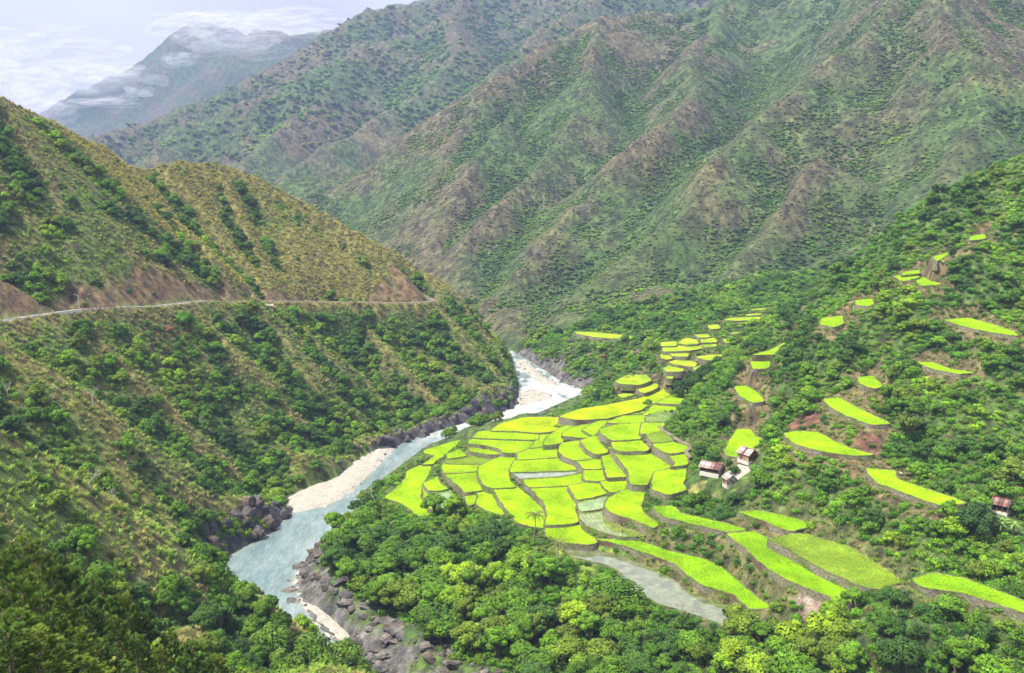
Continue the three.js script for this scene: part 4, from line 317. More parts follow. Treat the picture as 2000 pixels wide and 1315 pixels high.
// ------------------------------------------------------------------ plants
const mLeaf = (name, rough = 0.75) => { const m = new THREE.MeshPhysicalMaterial({ vertexColors: true, roughness: rough, transmission: 0.3, thickness: 0, side: THREE.DoubleSide, specularIntensity: 0.4 }); m.name = name; return m; };
const mFoliage = mLeaf('foliage', 1.0), mBark = new THREE.MeshStandardMaterial({ color: C(0.17, 0.13, 0.095), roughness: 0.95 }); mBark.name = 'bark';
class Leaves {
  constructor(seed) { this.r = rng(seed); this.p = []; this.n = []; this.c = []; this.i = []; }
  // a kite-shaped, slightly folded leaf spray at (x, y, z) facing (nx, ny, nz)
  leaf(x, y, z, nx, ny, nz, s, tone, soft = 0.55) {
    const r = this.r; let ax = r() - 0.5, ay = r() - 0.5, az = r() - 0.5; const jx = nx + (r() - 0.5) * 1.3, jy = ny + (r() - 0.5) * 1.3, jz = nz + (r() - 0.5) * 1.3, jl = Math.hypot(jx, jy, jz) || 1, fx = jx / jl, fy = jy / jl, fz = jz / jl;
    const d = ax * fx + ay * fy + az * fz; ax -= d * fx; ay -= d * fy; az -= d * fz; const al = Math.hypot(ax, ay, az) || 1; ax /= al; ay /= al; az /= al; const bx = fy * az - fz * ay, by = fz * ax - fx * az, bz = fx * ay - fy * ax;
    const k = this.p.length / 3, w = s * 0.5, f = s * 0.22;
    this.p.push(x - ax * s * 0.6, y - ay * s * 0.6, z - az * s * 0.6, x + bx * w - fx * f, y + by * w - fy * f, z + bz * w - fz * f, x + ax * s * 0.6, y + ay * s * 0.6, z + az * s * 0.6, x - bx * w - fx * f, y - by * w - fy * f, z - bz * w - fz * f);
    const mx = lerp(fx, nx, soft), my = lerp(fy, ny, soft), mz = lerp(fz, nz, soft), ml = Math.hypot(mx, my, mz) || 1;
    for (let q = 0; q < 4; q++) { this.n.push(mx / ml, my / ml, mz / ml); this.c.push(...tone); }
    this.i.push(k, k + 2, k + 1, k, k + 3, k + 2);
  }
  lobe(cx, cy, cz, rx, ry, count, size, tone) {
    const r = this.r, t0 = tone ?? (0.8 + 0.45 * r());
    for (let q = 0; q < count; q++) { const u = r() * 1.75 - 0.75, a = r() * 6.2832, w = Math.sqrt(Math.max(0, 1 - u * u)), nx = w * Math.cos(a), ny = u, nz = w * Math.sin(a), k = 0.72 + 0.36 * r(), t = t0 * (0.75 + 0.5 * r()), y = r() * 0.25; this.leaf(cx + nx * rx * k, cy + ny * ry * k, cz + nz * rx * k, nx, ny, nz, size * (0.7 + 0.6 * r()), [t * (0.86 + y), t, t * (0.9 - y)]); }
  }
  limb(a, b, ra, rb, tone = [0.17, 0.13, 0.095], sides = 5) {
    const A = new THREE.Vector3(...a), B = new THREE.Vector3(...b), d = B.clone().sub(A).normalize(), u = new THREE.Vector3(0.31, 0.2, 0.93).cross(d).normalize(), v = d.clone().cross(u), k = this.p.length / 3;
    for (const [c, rr] of [[A, ra], [B, rb]]) for (let q = 0; q < sides; q++) { const t = q / sides * 6.2832, nx = u.x * Math.cos(t) + v.x * Math.sin(t), ny = u.y * Math.cos(t) + v.y * Math.sin(t), nz = u.z * Math.cos(t) + v.z * Math.sin(t); this.p.push(c.x + nx * rr, c.y + ny * rr, c.z + nz * rr); this.n.push(nx, ny, nz); this.c.push(...tone); }
    for (let q = 0; q < sides; q++) { const e = (q + 1) % sides; this.i.push(k + q, k + e, k + sides + q, k + e, k + sides + e, k + sides + q); }
  }
  build() { const g = new THREE.BufferGeometry(); g.setAttribute('position', new THREE.Float32BufferAttribute(this.p, 3)); g.setAttribute('normal', new THREE.Float32BufferAttribute(this.n, 3)); g.setAttribute('color', new THREE.Float32BufferAttribute(this.c, 3)); g.setIndex(this.i); return g; }
}
const WOOD = [1.1, 0.85, 0.65];
// a broadleaf tree of unit height 1: [trunk with limbs, crown]
function broadleaf(seed, { lobes = 12, count = 110, size = 0.075, wide = 0.42, tall = 0.62, bare = 0.3 }) {
  const L = new Leaves(seed), W = new Leaves(seed + 1), r = rng(seed + 2), tips = [];
  W.limb([0, -0.06, 0], [0.02, bare, 0.01], 0.034, 0.026, WOOD, 7);
  for (let q = 0; q < lobes; q++) {
    const a = q * 2.4 + r() * 0.8, rr = wide * Math.sqrt((q + 0.4) / lobes) * (0.75 + 0.3 * r()), y = bare + 0.08 + tall * (0.92 - 0.75 * (rr / wide) ** 2) * (0.72 + 0.32 * r()), s = wide * (0.34 + 0.24 * r());
    const x = rr * Math.cos(a), z = rr * Math.sin(a); tips.push([x, y, z]);
    L.lobe(x, y, z, s, s * (0.72 + 0.2 * r()), count, size);
  }
  for (const [x, y, z] of tips) { const k = 0.35 + 0.3 * r(); W.limb([0.02, bare * (0.75 + 0.25 * r()), 0.01], [x * k, lerp(bare, y, k), z * k], 0.019, 0.012, WOOD); W.limb([x * k, lerp(bare, y, k), z * k], [x * 0.95, y, z * 0.95], 0.012, 0.004, WOOD, 4); }
  return [W.build(), L.build()];
}
function bush(seed, lobes, count, size, flatness = 0.8) { const L = new Leaves(seed), r = rng(seed + 5); for (let q = 0; q < lobes; q++) { const a = q * 2.4, rr = lobes > 1 ? 0.34 * Math.sqrt(q / lobes) + 0.05 : 0, s = 0.3 + 0.2 * r(); L.lobe(rr * Math.cos(a), 0.28 + 0.25 * r(), rr * Math.sin(a), s, s * flatness, count, size); } return L.build(); }
function tuft(seed, blades, spread, wide) { // grass: bent blades from one root
  const L = new Leaves(seed), r = L.r;
  for (let q = 0; q < blades; q++) { const a = r() * 6.2832, l = 0.6 + 0.5 * r(), o = spread * (0.4 + 0.8 * r()), bx = Math.cos(a), bz = Math.sin(a), px = -bz * wide, pz = bx * wide, x0 = (r() - 0.5) * 0.5, z0 = (r() - 0.5) * 0.5, k = L.p.length / 3, t = 0.7 + 0.6 * r();
    L.p.push(x0 - px, -0.1, z0 - pz, x0 + px, -0.1, z0 + pz, x0 + bx * o * 0.4 + px * 0.8, l * 0.65, z0 + bz * o * 0.4 + pz * 0.8, x0 + bx * o * 0.4 - px * 0.8, l * 0.65, z0 + bz * o * 0.4 - pz * 0.8, x0 + bx * o, l, z0 + bz * o);
    for (let e = 0; e < 5; e++) { L.n.push(bx * 0.75, 0.66, bz * 0.75); L.c.push(t * 1.02, t, t * 0.9); } L.i.push(k, k + 2, k + 1, k, k + 3, k + 2, k + 3, k + 4, k + 2); }
  const g = L.build(); g.computeVertexNormals(); return g;
}
const TREES = [1, 2, 3, 4, 5, 6].map((k) => broadleaf(k * 71, { lobes: 9 + k, count: 180, wide: [0.40, 0.34, 0.48, 0.38, 0.30, 0.44][k - 1], tall: [0.55, 0.7, 0.42, 0.6, 0.75, 0.5][k - 1], bare: 0.18 + 0.05 * (k % 3), size: 0.062 }));
const THIN = [7, 8, 9].map((k) => { const [w, l] = broadleaf(k * 71, { lobes: 10, count: 80, wide: 0.40, tall: 0.55, bare: 0.2, size: 0.088 }); return mergeGeometries([w, l]); });
const BUSHES = [1, 2, 3, 4].map((k) => bush(k * 131, 3 + k, 44, 0.155, 0.75 + 0.1 * k));
const TUFTS = [1, 2, 3].map((k) => tuft(k * 17, 16, 0.8, 0.07));
const LUMPS = [1, 2, 3].map((k) => bush(k * 311 + 7, 3, 16, 0.34, 0.9));

const Q = new THREE.Quaternion(), UPV = new THREE.Vector3(0, 1, 0), MM = new THREE.Matrix4(), PV = new THREE.Vector3(), SV = new THREE.Vector3();
function crowd(name, label, geos, mat, list) { // uncountable growth: one instanced object per shape
  geos.forEach((g, k) => { const part = list.filter((_, i) => i % geos.length === k); if (!part.length) return; const o = new THREE.InstancedMesh(g, mat, part.length);
    part.forEach((q, i) => { Q.setFromAxisAngle(UPV, q.turn); o.setMatrixAt(i, MM.compose(PV.set(q.x, q.y, q.z), Q, SV.set(q.w, q.s, q.w))); o.setColorAt(i, C(...q.c)); });
    add(o, name); o.userData.kind = 'stuff'; o.userData.label = label; });
}
const inView = (x, y, z, pad = 1.12) => { const dy = y - 150, c = Math.cos(0.18), s = Math.sin(0.18), cz = -(z * c) - dy * s, cy = dy * c - z * s * 1; const k = -z * c - dy * s; if (k < 5) return false; const px = x / k * 1800, py = (dy * c + -z * s) / k * 1800; return Math.abs(px) < 1000 * pad && Math.abs(py) < 657 * pad; };
// what the camera cannot see through a hill is left unplanted
function seen(x, y, z) { const n = 26; for (let k = 3; k < n; k++) { const t = k / n; if (ground(x * t, z * t) > lerp(150, y, t) + 5) return false; } return true; }
const treesL = [], bushL = [], grassL = [], lumpL = [], lumpFarL = [], rnd = rng(4242);
const GREENS = [[0.085, 0.19, 0.016], [0.135, 0.275, 0.018], [0.22, 0.38, 0.020], [0.17, 0.25, 0.026], [0.29, 0.43, 0.026], [0.06, 0.135, 0.022]];
const tint = (x, z, k = 30, mix = 0.8) => { const n = fbm(x / k + 50, z / k, 3) * 1.6 + (rnd() - 0.5) * mix - 0.06, i = n < -0.5 ? 5 : n < -0.15 ? 0 : n < 0.25 ? 1 : n < 0.6 ? 3 : n < 0.8 ? 2 : 4, v = 0.8 + 0.4 * rnd(); return GREENS[i].map((q) => q * v); };
const nearField = (x, z, grow) => z > -800 && x > -90 && fieldAt(x, z, grow).length > 0;
const onSand = (x, z) => SANDS.some((s) => inside(s, x, z));
const SHORE = (x, z, rd) => { const w = z > -345 ? lerp(17, 8, sstep(-250, -345, z)) : 6; return rd < w + 4 * noise(x / 9, z / 9); };
const CLEARINGS = [[74, -335, 9], [88, -330, 8], [80, -325, 7], [84, -320, 6], [152, -271, 6], [150, -264, 6], [148, -258, 4]];
const cleared = (x, z) => CLEARINGS.some(([a, b, r]) => Math.hypot(x - a, z - b) < r * (0.9 + 0.3 * noise(x / 3, z / 3)));
// the growers keep the paddies' edges clear of tall trees
const shades = (x, y, z) => FIELDS.some((f) => { if (f.k === 'valley') return false; const t = (150 - f.e) / (150 - y); return t > 1 && t < 1.25 && inside(f.p, x * t, z * t); });
const hides = (x, y, z) => { if (z > -395) return false; const t = 150 / (150 - y); return inside(RIVER_RING, x * t, z * t); };
// near slopes
for (let x = -360; x < 330; x += 2.0) for (let z = -760; z < -70; z += 2.0) {
  const px = x + (rnd() - 0.5) * 3.6, pz = z + (rnd() - 0.5) * 3.6, y = near.at(px, pz);
  if (!inView(px, y + 4, pz) || !seen(px, y + 3, pz)) continue;
  const [rd, side] = riverAt(px, pz); if (rd < 1.5 || onSand(px, pz) || nearField(px, pz, 1.0) || cleared(px, pz) || (side > 0 && PATCHES.some(([a, b, r]) => Math.hypot(px - a, pz - b) < r) && rnd() < 0.85)) continue;
  const hol = hollow(px, pz, 9), n = fbm(px / 30, pz / 30, 4), dist = Math.hypot(px, pz), c = tint(px, pz), turn = rnd() * 6.28;
  if (side < 0) {
    const [d, , up] = roadAt(px, pz); if (d < (up > 0 ? 5 : 3.4) || (pz > -690 && cutAt(px, pz) > 0.35 && rnd() > 0.05)) continue;
    const golden = pz < -545 && y > 62, wet = 0.30 + 0.55 * hol + 0.75 * n + sstep(60, 8, y) * 0.45 - (golden ? 0.75 : 0) - (rd < 5 ? 0.25 : 0);
    const u = rnd();
    if (u < clamp(wet - 0.35, 0, 0.13) && rd > 5) { const s = 4.5 + 4 * rnd(); treesL.push({ x: px, y: y - 0.3, z: pz, s, w: s, turn, c, dist, zone: 1 }); }
    else if (u < 0.03 + 0.82 * sstep(0.12, 0.62, wet)) { const s = 1.2 + 1.9 * rnd() * rnd() + 0.8 * clamp(wet, 0, 1); bushL.push({ x: px, y: y - 0.1, z: pz, s: s * (0.8 + 0.4 * rnd()), w: s, turn, c, dist, zone: 1 }); }
    else if (rd > 4) { const s = 0.8 + 0.7 * rnd(), g = golden ? [0.40, 0.38, 0.09] : n + 0.4 * (rnd() - 0.5) > 0.02 ? [0.36, 0.34, 0.12] : [0.25, 0.38, 0.06], v = 0.75 + 0.5 * rnd(); grassL.push({ x: px, y, z: pz, s, w: s * 1.5, turn, c: g.map((q) => q * v), dist }); }
  } else if (!SHORE(px, pz, rd)) {
    const front = pz > -345 && y < 19.5 && px < 95 || pz > -262 && y < 33 && !nearField(px, pz, 5), hug = nearField(px, pz, 4), u = rnd();
    if (u < (front ? 0.11 : 0.034 + 0.05 * clamp(n + 0.3, 0, 1)) && !hug && !nearField(px, pz + 6, 3)) { let s = front ? 6 + 5 * rnd() : 4 + 3.5 * rnd(); for (let k = 0; k < 5 && shades(px, y + s, pz); k++) s *= 0.7; if (hides(px, y + s, pz)) continue; treesL.push({ x: px, y: y - 0.3, z: pz, s, w: s * (0.95 + 0.3 * rnd()), turn, c, dist, zone: front ? 2 : 3 }); }
    else if (u < (hug ? (px > 105 ? 0.2 : 0.5) : 0.88)) { let s = (hug ? 0.8 : 1.3) + 2.0 * rnd() * rnd(); if (shades(px, y + s, pz)) s *= 0.55; if (hides(px, y + s, pz)) { if (rnd() < 0.97) continue; s *= 0.5; } bushL.push({ x: px, y: y - 0.1, z: pz, s: s * (0.8 + 0.35 * rnd()), w: s * 1.15, turn, c: c.map((q, i) => q * [1, 1.15, 0.9][i]), dist, zone: 3 }); }
    else if (!hides(px, y + 0.8, pz)) { const s = 0.8 + 0.6 * rnd(), v = 0.8 + 0.5 * rnd(); grassL.push({ x: px, y, z: pz, s, w: s * 1.4, turn, c: [0.20 * v, 0.27 * v, 0.05 * v], dist }); }
  }
}
// mountain woods and scrub
for (let x = -800; x < 1300; x += 3.8) for (let z = -1700; z < -560; z += 3.8) {
  const px = x + (rnd() - 0.5) * 3.8, pz = z + (rnd() - 0.5) * 3.8; if (near.has(px, pz)) continue; const y = mid.at(px, pz);
  if (!inView(px, y + 4, pz, 1.06)) continue; const [rd] = riverAt(px, pz); if (rd < 8) continue;
  const hol = hollow(px, pz, 22), n = fbm(px / 120, pz / 120, 4), m = fbm(px / 30 + 60, pz / 30, 3), wet = 0.36 + 0.12 * hol + 0.8 * n + 0.45 * m;
  if (rnd() > 0.025 + 0.92 * sstep(0.36, 0.6, wet) || !seen(px, y + 3, pz)) continue;
  const s = (1.3 + 2.6 * rnd() * clamp(wet + 0.3, 0.3, 1)), k = tint(px, pz, 70, 0.35); lumpL.push({ x: px, y: y - 0.3, z: pz, s: s * (0.6 + 0.4 * rnd()), w: s * 1.35, turn: rnd() * 6.28, c: k });
}
for (let x = -1900; x < 1300; x += 11) for (let z = -3600; z < -1600; z += 11) {
  const px = x + (rnd() - 0.5) * 11, pz = z + (rnd() - 0.5) * 11; if (mid.has(px, pz)) continue; const y = far.at(px, pz); if (!inView(px, y, pz, 1.05)) continue;
  const wet = 0.45 + 0.7 * fbm(px / 200, pz / 200, 4) + 0.5 * fbm(px / 50, pz / 50, 3) + 0.04 * hollow(px, pz, 40); if (rnd() > clamp(wet, 0.08, 0.8) || !seen(px, y + 6, pz)) continue;
  const s = 4 + 6 * rnd(), k = tint(px, pz, 150, 0.3); lumpFarL.push({ x: px, y: y - 0.6, z: pz, s, w: s * 1.4, turn: rnd() * 6.28, c: k });
}
const dryL = [];
for (let x = -800; x < 1300; x += 4.4) for (let z = -1500; z < -560; z += 4.4) {
  const px = x + (rnd() - 0.5) * 4.4, pz = z + (rnd() - 0.5) * 4.4; if (near.has(px, pz)) continue; const y = mid.at(px, pz);
  if (!inView(px, y + 3, pz, 1.05) || riverAt(px, pz)[0] < 8 || rnd() > 0.75 || !seen(px, y + 3, pz)) continue;
  const n = fbm(px / 120, pz / 120, 4) + 0.5 * (rnd() - 0.5), s = 0.8 + 1.3 * rnd(), v = 0.75 + 0.5 * rnd(); dryL.push({ x: px, y: y - 0.2, z: pz, s: s * 0.5, w: s * 1.7, turn: rnd() * 6.28, c: (n > 0.1 ? [0.30, 0.27, 0.13] : n > -0.15 ? [0.23, 0.27, 0.09] : [0.17, 0.26, 0.07]).map((q) => q * v) });
}
// the largest 300 of each kind stand as things of their own
const byTint = new Map();
const tinted = (c, name) => { const q = c.map((v) => Math.round(Math.log2(v) * 2.2)).join(); const k = name + q; if (!byTint.has(k)) { const m = mFoliage.clone(); m.color.setRGB(...c); m.name = name; byTint.set(k, m); } return byTint.get(k); };
const TREE_TEXT = { 1: ['small leafy tree in a gully of the grassy hillside below the road', 'trees on the grassy hillside'], 2: ['rounded broadleaf tree in the dense forest below the terraces', 'trees of the forest below the terraces'], 3: ['leafy tree among the bushes of the hillside with scattered paddies', 'trees on the bushy hillside'] };
treesL.sort((a, b) => b.s / b.dist - a.s / a.dist);
treesL.slice(0, 300).forEach((q, i) => { const [w, l] = TREES[i % TREES.length], t = add(new THREE.Group(), 'broadleaf_tree'); t.position.set(q.x, q.y, q.z); t.rotation.y = q.turn; t.scale.set(q.w, q.s, q.w); mesh('trunk', w, mBark, t); mesh('crown', l, tinted(q.c, 'foliage'), t); tag(t, TREE_TEXT[q.zone][0], 'tree', TREE_TEXT[q.zone][1]); });
crowd('hillside_trees', 'smaller trees massed along the gullies and slopes', THIN, mFoliage, treesL.slice(300));
const BUSH_TEXT = { 1: ['low green shrub on the dry grassy hillside', 'shrubs on the grassy hillside'], 3: ['lush green shrub on the bushy slope around the terraces', 'shrubs around the terraces'] };
bushL.sort((a, b) => b.s / b.dist - a.s / a.dist);
bushL.slice(0, 300).forEach((q, i) => { const o = mesh('shrub', BUSHES[i % BUSHES.length], tinted(q.c, 'foliage')); o.position.set(q.x, q.y, q.z); o.rotation.y = q.turn; o.scale.set(q.w, q.s, q.w); tag(o, BUSH_TEXT[q.zone][0], 'shrub', BUSH_TEXT[q.zone][1]); });
crowd('scrub', 'thick green scrub covering the valley slopes', BUSHES, mFoliage, bushL.slice(300));
crowd('wild_grass', 'wild green and dry grass on the valley slopes', TUFTS, mFoliage, grassL);
crowd('mountain_woods', 'woods and scrub on the mountain slopes', LUMPS, mFoliage, lumpL);
crowd('distant_woods', 'woods on the hazy far slopes', LUMPS, mFoliage, lumpFarL);
crowd('mountain_scrub', 'low dry scrub and grass on the mountain slopes', LUMPS, mFoliage, dryL);
crowd('rice_plants', 'young rice plants standing in the paddies', RICE_GEO, mFoliage, RICE_LIST);
// ------------------------------------------------------------------ road on the grassy hill
const std = (name, r, g, b, rough = 0.9, extra = {}) => { const m = new THREE.MeshStandardMaterial({ color: C(r, g, b), roughness: rough, ...extra }); m.name = name; return m; };
{
  const c = new THREE.CatmullRomCurve3(ROAD.map((p) => new THREE.Vector3(...p))), n = 220, pos = [], col = [], uv = [], idx = [], prof = [[-2.7, -0.6], [-2.2, 0.1], [2.2, 0.1], [2.7, -0.6]];
  for (let i = 0; i <= n; i++) { const p = c.getPointAt(i / n), t = c.getTangentAt(i / n), l = Math.hypot(t.x, t.z), sx = -t.z / l, sz = t.x / l, paved = sstep(0.40, 0.36, i / n + 0.01 * noise(i, 3)); for (const [o, dy] of prof) { pos.push(p.x + sx * o, p.y + dy, p.z + sz * o); uv.push(o, i * 1.6); const q = [0.42, 0.32, 0.23]; mixc(q, [0.44, 0.42, 0.39], paved); col.push(...q); } if (i) for (let k = 0; k < 3; k++) { const a = (i - 1) * 4 + k, b = i * 4 + k; idx.push(a, b, a + 1, a + 1, b, b + 1); } }
  const g = new THREE.BufferGeometry(); g.setAttribute('position', new THREE.Float32BufferAttribute(pos, 3)); g.setAttribute('color', new THREE.Float32BufferAttribute(col, 3)); g.setAttribute('uv', new THREE.Float32BufferAttribute(uv, 2)); g.setIndex(idx); g.computeVertexNormals();
  const m = new THREE.MeshStandardMaterial({ vertexColors: true, map: grainT, roughness: 0.9, side: THREE.DoubleSide }); m.name = 'road_surface';
  structure(mesh('road', g, m), 'narrow road cut along the grassy hillside, paved then earth');
  // concrete wall and railing on the valley side
  const strip = (t0, t1, off, y0, y1, thick) => { const pos = [], idx = [], k = 16; for (let i = 0; i <= k; i++) { const u = lerp(t0, t1, i / k), p = c.getPointAt(u), t = c.getTangentAt(u), l = Math.hypot(t.x, t.z), sx = -t.z / l, sz = t.x / l; for (const [o, y] of [[off, y0], [off, y1], [off + thick, y1], [off + thick, y0]]) pos.push(p.x + sx * o, p.y + y, p.z + sz * o); if (i) for (let q = 0; q < 4; q++) { const a = (i - 1) * 4 + q, b = i * 4 + q, a2 = (i - 1) * 4 + (q + 1) % 4, b2 = i * 4 + (q + 1) % 4; idx.push(a, a2, b, a2, b2, b); } } idx.push(0, 3, 2, 0, 2, 1, k * 4, k * 4 + 1, k * 4 + 2, k * 4, k * 4 + 2, k * 4 + 3); const g = new THREE.BufferGeometry(); g.setAttribute('position', new THREE.Float32BufferAttribute(pos, 3)); g.setIndex(idx); const o = g.toNonIndexed(); o.computeVertexNormals(); return o; };
  const side = (() => { const p = c.getPointAt(0.15), t = c.getTangentAt(0.15), sx = -t.z, sz = t.x; return roadAt(p.x + sx * 6, p.z + sz * 6)[2] > 0 ? -1 : 1; })();
  tag(mesh('retaining_wall', strip(0.128, 0.158, side > 0 ? 2.9 : -3.5, -4.6, 0.7, 0.6), std('concrete', 0.55, 0.54, 0.52)), 'pale concrete retaining wall holding the road edge above the gully', 'wall');
  const rail = tag(add(new THREE.Group(), 'guard_rail'), 'rusty guard rail on posts along the road beside the concrete wall', 'guard rail'), rm = std('rusty_rail', 0.24, 0.12, 0.10, 0.7);
  mesh('rail', strip(0.16, 0.215, side > 0 ? 2.75 : -2.87, 0.75, 1.05, 0.12), rm, rail); mesh('rail', strip(0.16, 0.215, side > 0 ? 2.75 : -2.87, 0.3, 0.5, 0.12), rm, rail);
  for (let i = 0; i <= 8; i++) { const u = lerp(0.16, 0.215, i / 8), p = c.getPointAt(u), t = c.getTangentAt(u), l = Math.hypot(t.x, t.z), o = mesh('post', new THREE.BoxGeometry(0.2, 1.5, 0.2), rm, rail); o.position.set(p.x - t.z / l * 2.95 * side, p.y + 0.35, p.z + t.x / l * 2.95 * side); }
  const lp = c.getPointAt(0.152), lamp = tag(add(new THREE.Group(), 'street_lamp'), 'slim grey lamp post beside the concrete retaining wall', 'lamp post'); lamp.position.set(lp.x + 3, lp.y - 0.3, lp.z);
  const gm = std('galvanised', 0.5, 0.5, 0.52, 0.6); mesh('pole', new THREE.CylinderGeometry(0.09, 0.16, 7.5, 8).translate(0, 3.75, 0), gm, lamp); mesh('arm', new THREE.CylinderGeometry(0.06, 0.07, 1.6, 6).rotateZ(1.3).translate(-0.75, 7.6, 0), gm, lamp); mesh('lamp_head', new THREE.BoxGeometry(0.7, 0.14, 0.25).translate(-1.7, 7.8, 0), gm, lamp);
}
// ------------------------------------------------------------------ huts
const sheetB = texture(64, (u) => { const n = 0.5 + 0.5 * Math.sin(u * 6.2832 * 8); return [n, n, n]; }, false, 1);
const rustT = texture(256, (u, v) => { const n = 0.75 + 0.5 * (tf(u, v, 6, 4, 3) - 0.5), k = sstep(0.55, 0.7, tf(u, v, 5, 4, 9)); return [n, n * (1 - 0.3 * k), n * (1 - 0.45 * k)]; }, true, 2.5);
const tin = (name, r, g, b) => std(name, r, g, b, 0.55, { map: rustT, bumpMap: sheetB, bumpScale: 0.03, metalness: 0.25 });
const TIN = { silver: tin('tin_silver', 0.62, 0.63, 0.66), white: tin('tin_white', 0.78, 0.78, 0.80), rust: tin('tin_rust', 0.26, 0.115, 0.085), dark: tin('tin_dark', 0.19, 0.13, 0.14), pink: tin('tin_faded', 0.48, 0.36, 0.34) };
const mPlank = std('old_wood', 0.23, 0.15, 0.10), mDark = std('dark_door', 0.07, 0.055, 0.05), mPad = std('pad', 0.62, 0.58, 0.52);
function slabGeo(pts, thick) { // a flat panel through four points, with thickness below it
  const [a, b, c, d] = pts.map((p) => new THREE.Vector3(...p)), n = b.clone().sub(a).cross(d.clone().sub(a)).normalize().multiplyScalar(-thick), e = [a, b, c, d].map((p) => p.clone().add(n)), pos = [], uv = []; const tri = (p, q, r, up, uq, ur) => { pos.push(...p.toArray(), ...q.toArray(), ...r.toArray()); uv.push(...up, ...uq, ...ur); };
  const w = a.distanceTo(b), h = a.distanceTo(d), U = [[0, 0], [w, 0], [w, h], [0, h]]; const quad = (p, q, r, s) => { tri(p, q, r, U[0], U[1], U[2]); tri(p, r, s, U[0], U[2], U[3]); };
  quad(a, b, c, d); quad(e[0], e[3], e[2], e[1]); quad(a, e[0], e[1], b); quad(b, e[1], e[2], c); quad(c, e[2], e[3], d); quad(d, e[3], e[0], a);
  const g = new THREE.BufferGeometry(); g.setAttribute('position', new THREE.Float32BufferAttribute(pos, 3)); g.setAttribute('uv', new THREE.Float32BufferAttribute(uv, 2)); g.computeVertexNormals(); return g;
}
function hut({ x, z, turn, long, wide, eave, ridge, front, back, gable, sideWall, open, label, lift = 0 }) { // ridge along local x; front is local +z
  const t = tag(add(new THREE.Group(), 'hut'), label, 'hut'); t.position.set(x, ground(x, z) + lift, z); t.rotation.y = turn; const L = long / 2, W = wide / 2, over = 0.45;
  const box = (name, w, h, d, px, py, pz, m, par = t) => mesh(name, new THREE.BoxGeometry(w, h, d).translate(px, py, pz), m, par);
  box('floor', long, 1.6, wide, 0, -0.75, 0, mPad);
  box('back_wall', long, eave, 0.12, 0, eave / 2 + 0.05, -W, sideWall);
  if (open) { for (let k = 0; k < 4; k++) box('post', 0.16, eave, 0.16, -L + 0.1 + k * (long - 0.2) / 3, eave / 2 + 0.05, W - 0.1, mPlank); box('inner_wall', long * 0.96, eave * 0.9, 0.1, 0, eave * 0.45 + 0.05, W - 1.6, mDark); box('bench', long * 0.8, 0.5, 0.7, 0, 0.32, W - 0.9, mPlank); }
  else { box('front_wall', long, eave, 0.12, 0, eave / 2 + 0.05, W, sideWall); const dr = box('door', 0.9, 1.7, 0.08, -long * 0.18, 0.92, W + 0.09, mDark); mesh('handle', new THREE.SphereGeometry(0.05, 6, 4).translate(-long * 0.18 + 0.32, 0.95, W + 0.15), TIN.silver, dr); }
  for (const s of [-1, 1]) { const sh = new THREE.Shape([[-W, 0], [W, 0], [W, eave], [0, ridge], [-W, eave]].map((q) => new THREE.Vector2(...q))); const g = new THREE.ExtrudeGeometry(sh, { depth: 0.12, bevelEnabled: false }); g.rotateY(Math.PI / 2).translate(s * (L - 0.06) - 0.06, 0.05, 0); const w = mesh('gable_wall', g, gable, t); if (s > 0 && !open) { const win = mesh('window', new THREE.BoxGeometry(0.06, 0.6, 0.7).translate(L + 0.05, eave * 0.65, 0), mDark, w); void win; } }
  const roof = add(new THREE.Group(), 'roof', t), slope = (s, cols) => cols.forEach((m, k) => { const x0 = -L - over + (long + 2 * over) * k / cols.length, x1 = -L - over + (long + 2 * over) * (k + 1) / cols.length + 0.06, y = ridge + 0.14 + 0.015 * (k % 2), e = eave + 0.14 - over * (ridge - eave) / W + 0.015 * (k % 2); mesh('roof_sheet', slabGeo(s > 0 ? [[x0, e, W + over], [x1, e, W + over], [x1, y, 0], [x0, y, 0]] : [[x1, e, -W - over], [x0, e, -W - over], [x0, y, 0], [x1, y, 0]], 0.04), TIN[m], roof); });
  slope(1, front); slope(-1, back); box('ridge_cap', long + 2 * over, 0.07, 0.4, 0, ridge + 0.2, 0, TIN[front[0]], roof);
  return t;
}
hut({ x: 76, z: -336, turn: -0.62, long: 7.6, wide: 4.8, eave: 2.1, ridge: 3.7, front: ['silver', 'silver', 'white', 'pink', 'rust', 'dark'], back: ['silver', 'silver', 'rust', 'silver'], gable: TIN.white, sideWall: mPlank, open: true, label: 'long open hut with silver and rusty tin roof beside the terrace fan', lift: 0.5 });
hut({ x: 88, z: -331, turn: -1.0, long: 5.6, wide: 4.6, eave: 2.5, ridge: 4.2, front: ['white', 'silver', 'dark', 'white', 'white'], back: ['rust', 'rust', 'pink', 'rust'], gable: TIN.rust, sideWall: TIN.white, open: false, label: 'brown-gabled hut with white tin roof on a pale yard', lift: 0.6 });
hut({ x: 80.5, z: -326, turn: -1.35, long: 3.6, wide: 3.8, eave: 2.3, ridge: 3.6, front: ['silver', 'white', 'silver'], back: ['silver', 'silver', 'white'], gable: TIN.white, sideWall: TIN.white, open: false, label: 'small all-white tin shed below the two larger huts', lift: 0.4 });
hut({ x: 152, z: -272, turn: -0.75, long: 4.6, wide: 4.2, eave: 2.5, ridge: 4.0, front: ['rust', 'pink', 'dark', 'rust', 'pink', 'dark'], back: ['rust', 'silver', 'rust'], gable: TIN.silver, sideWall: mPlank, open: true, label: 'lone hut with striped red tin roof beside the round dark tree', lift: 0.6 });
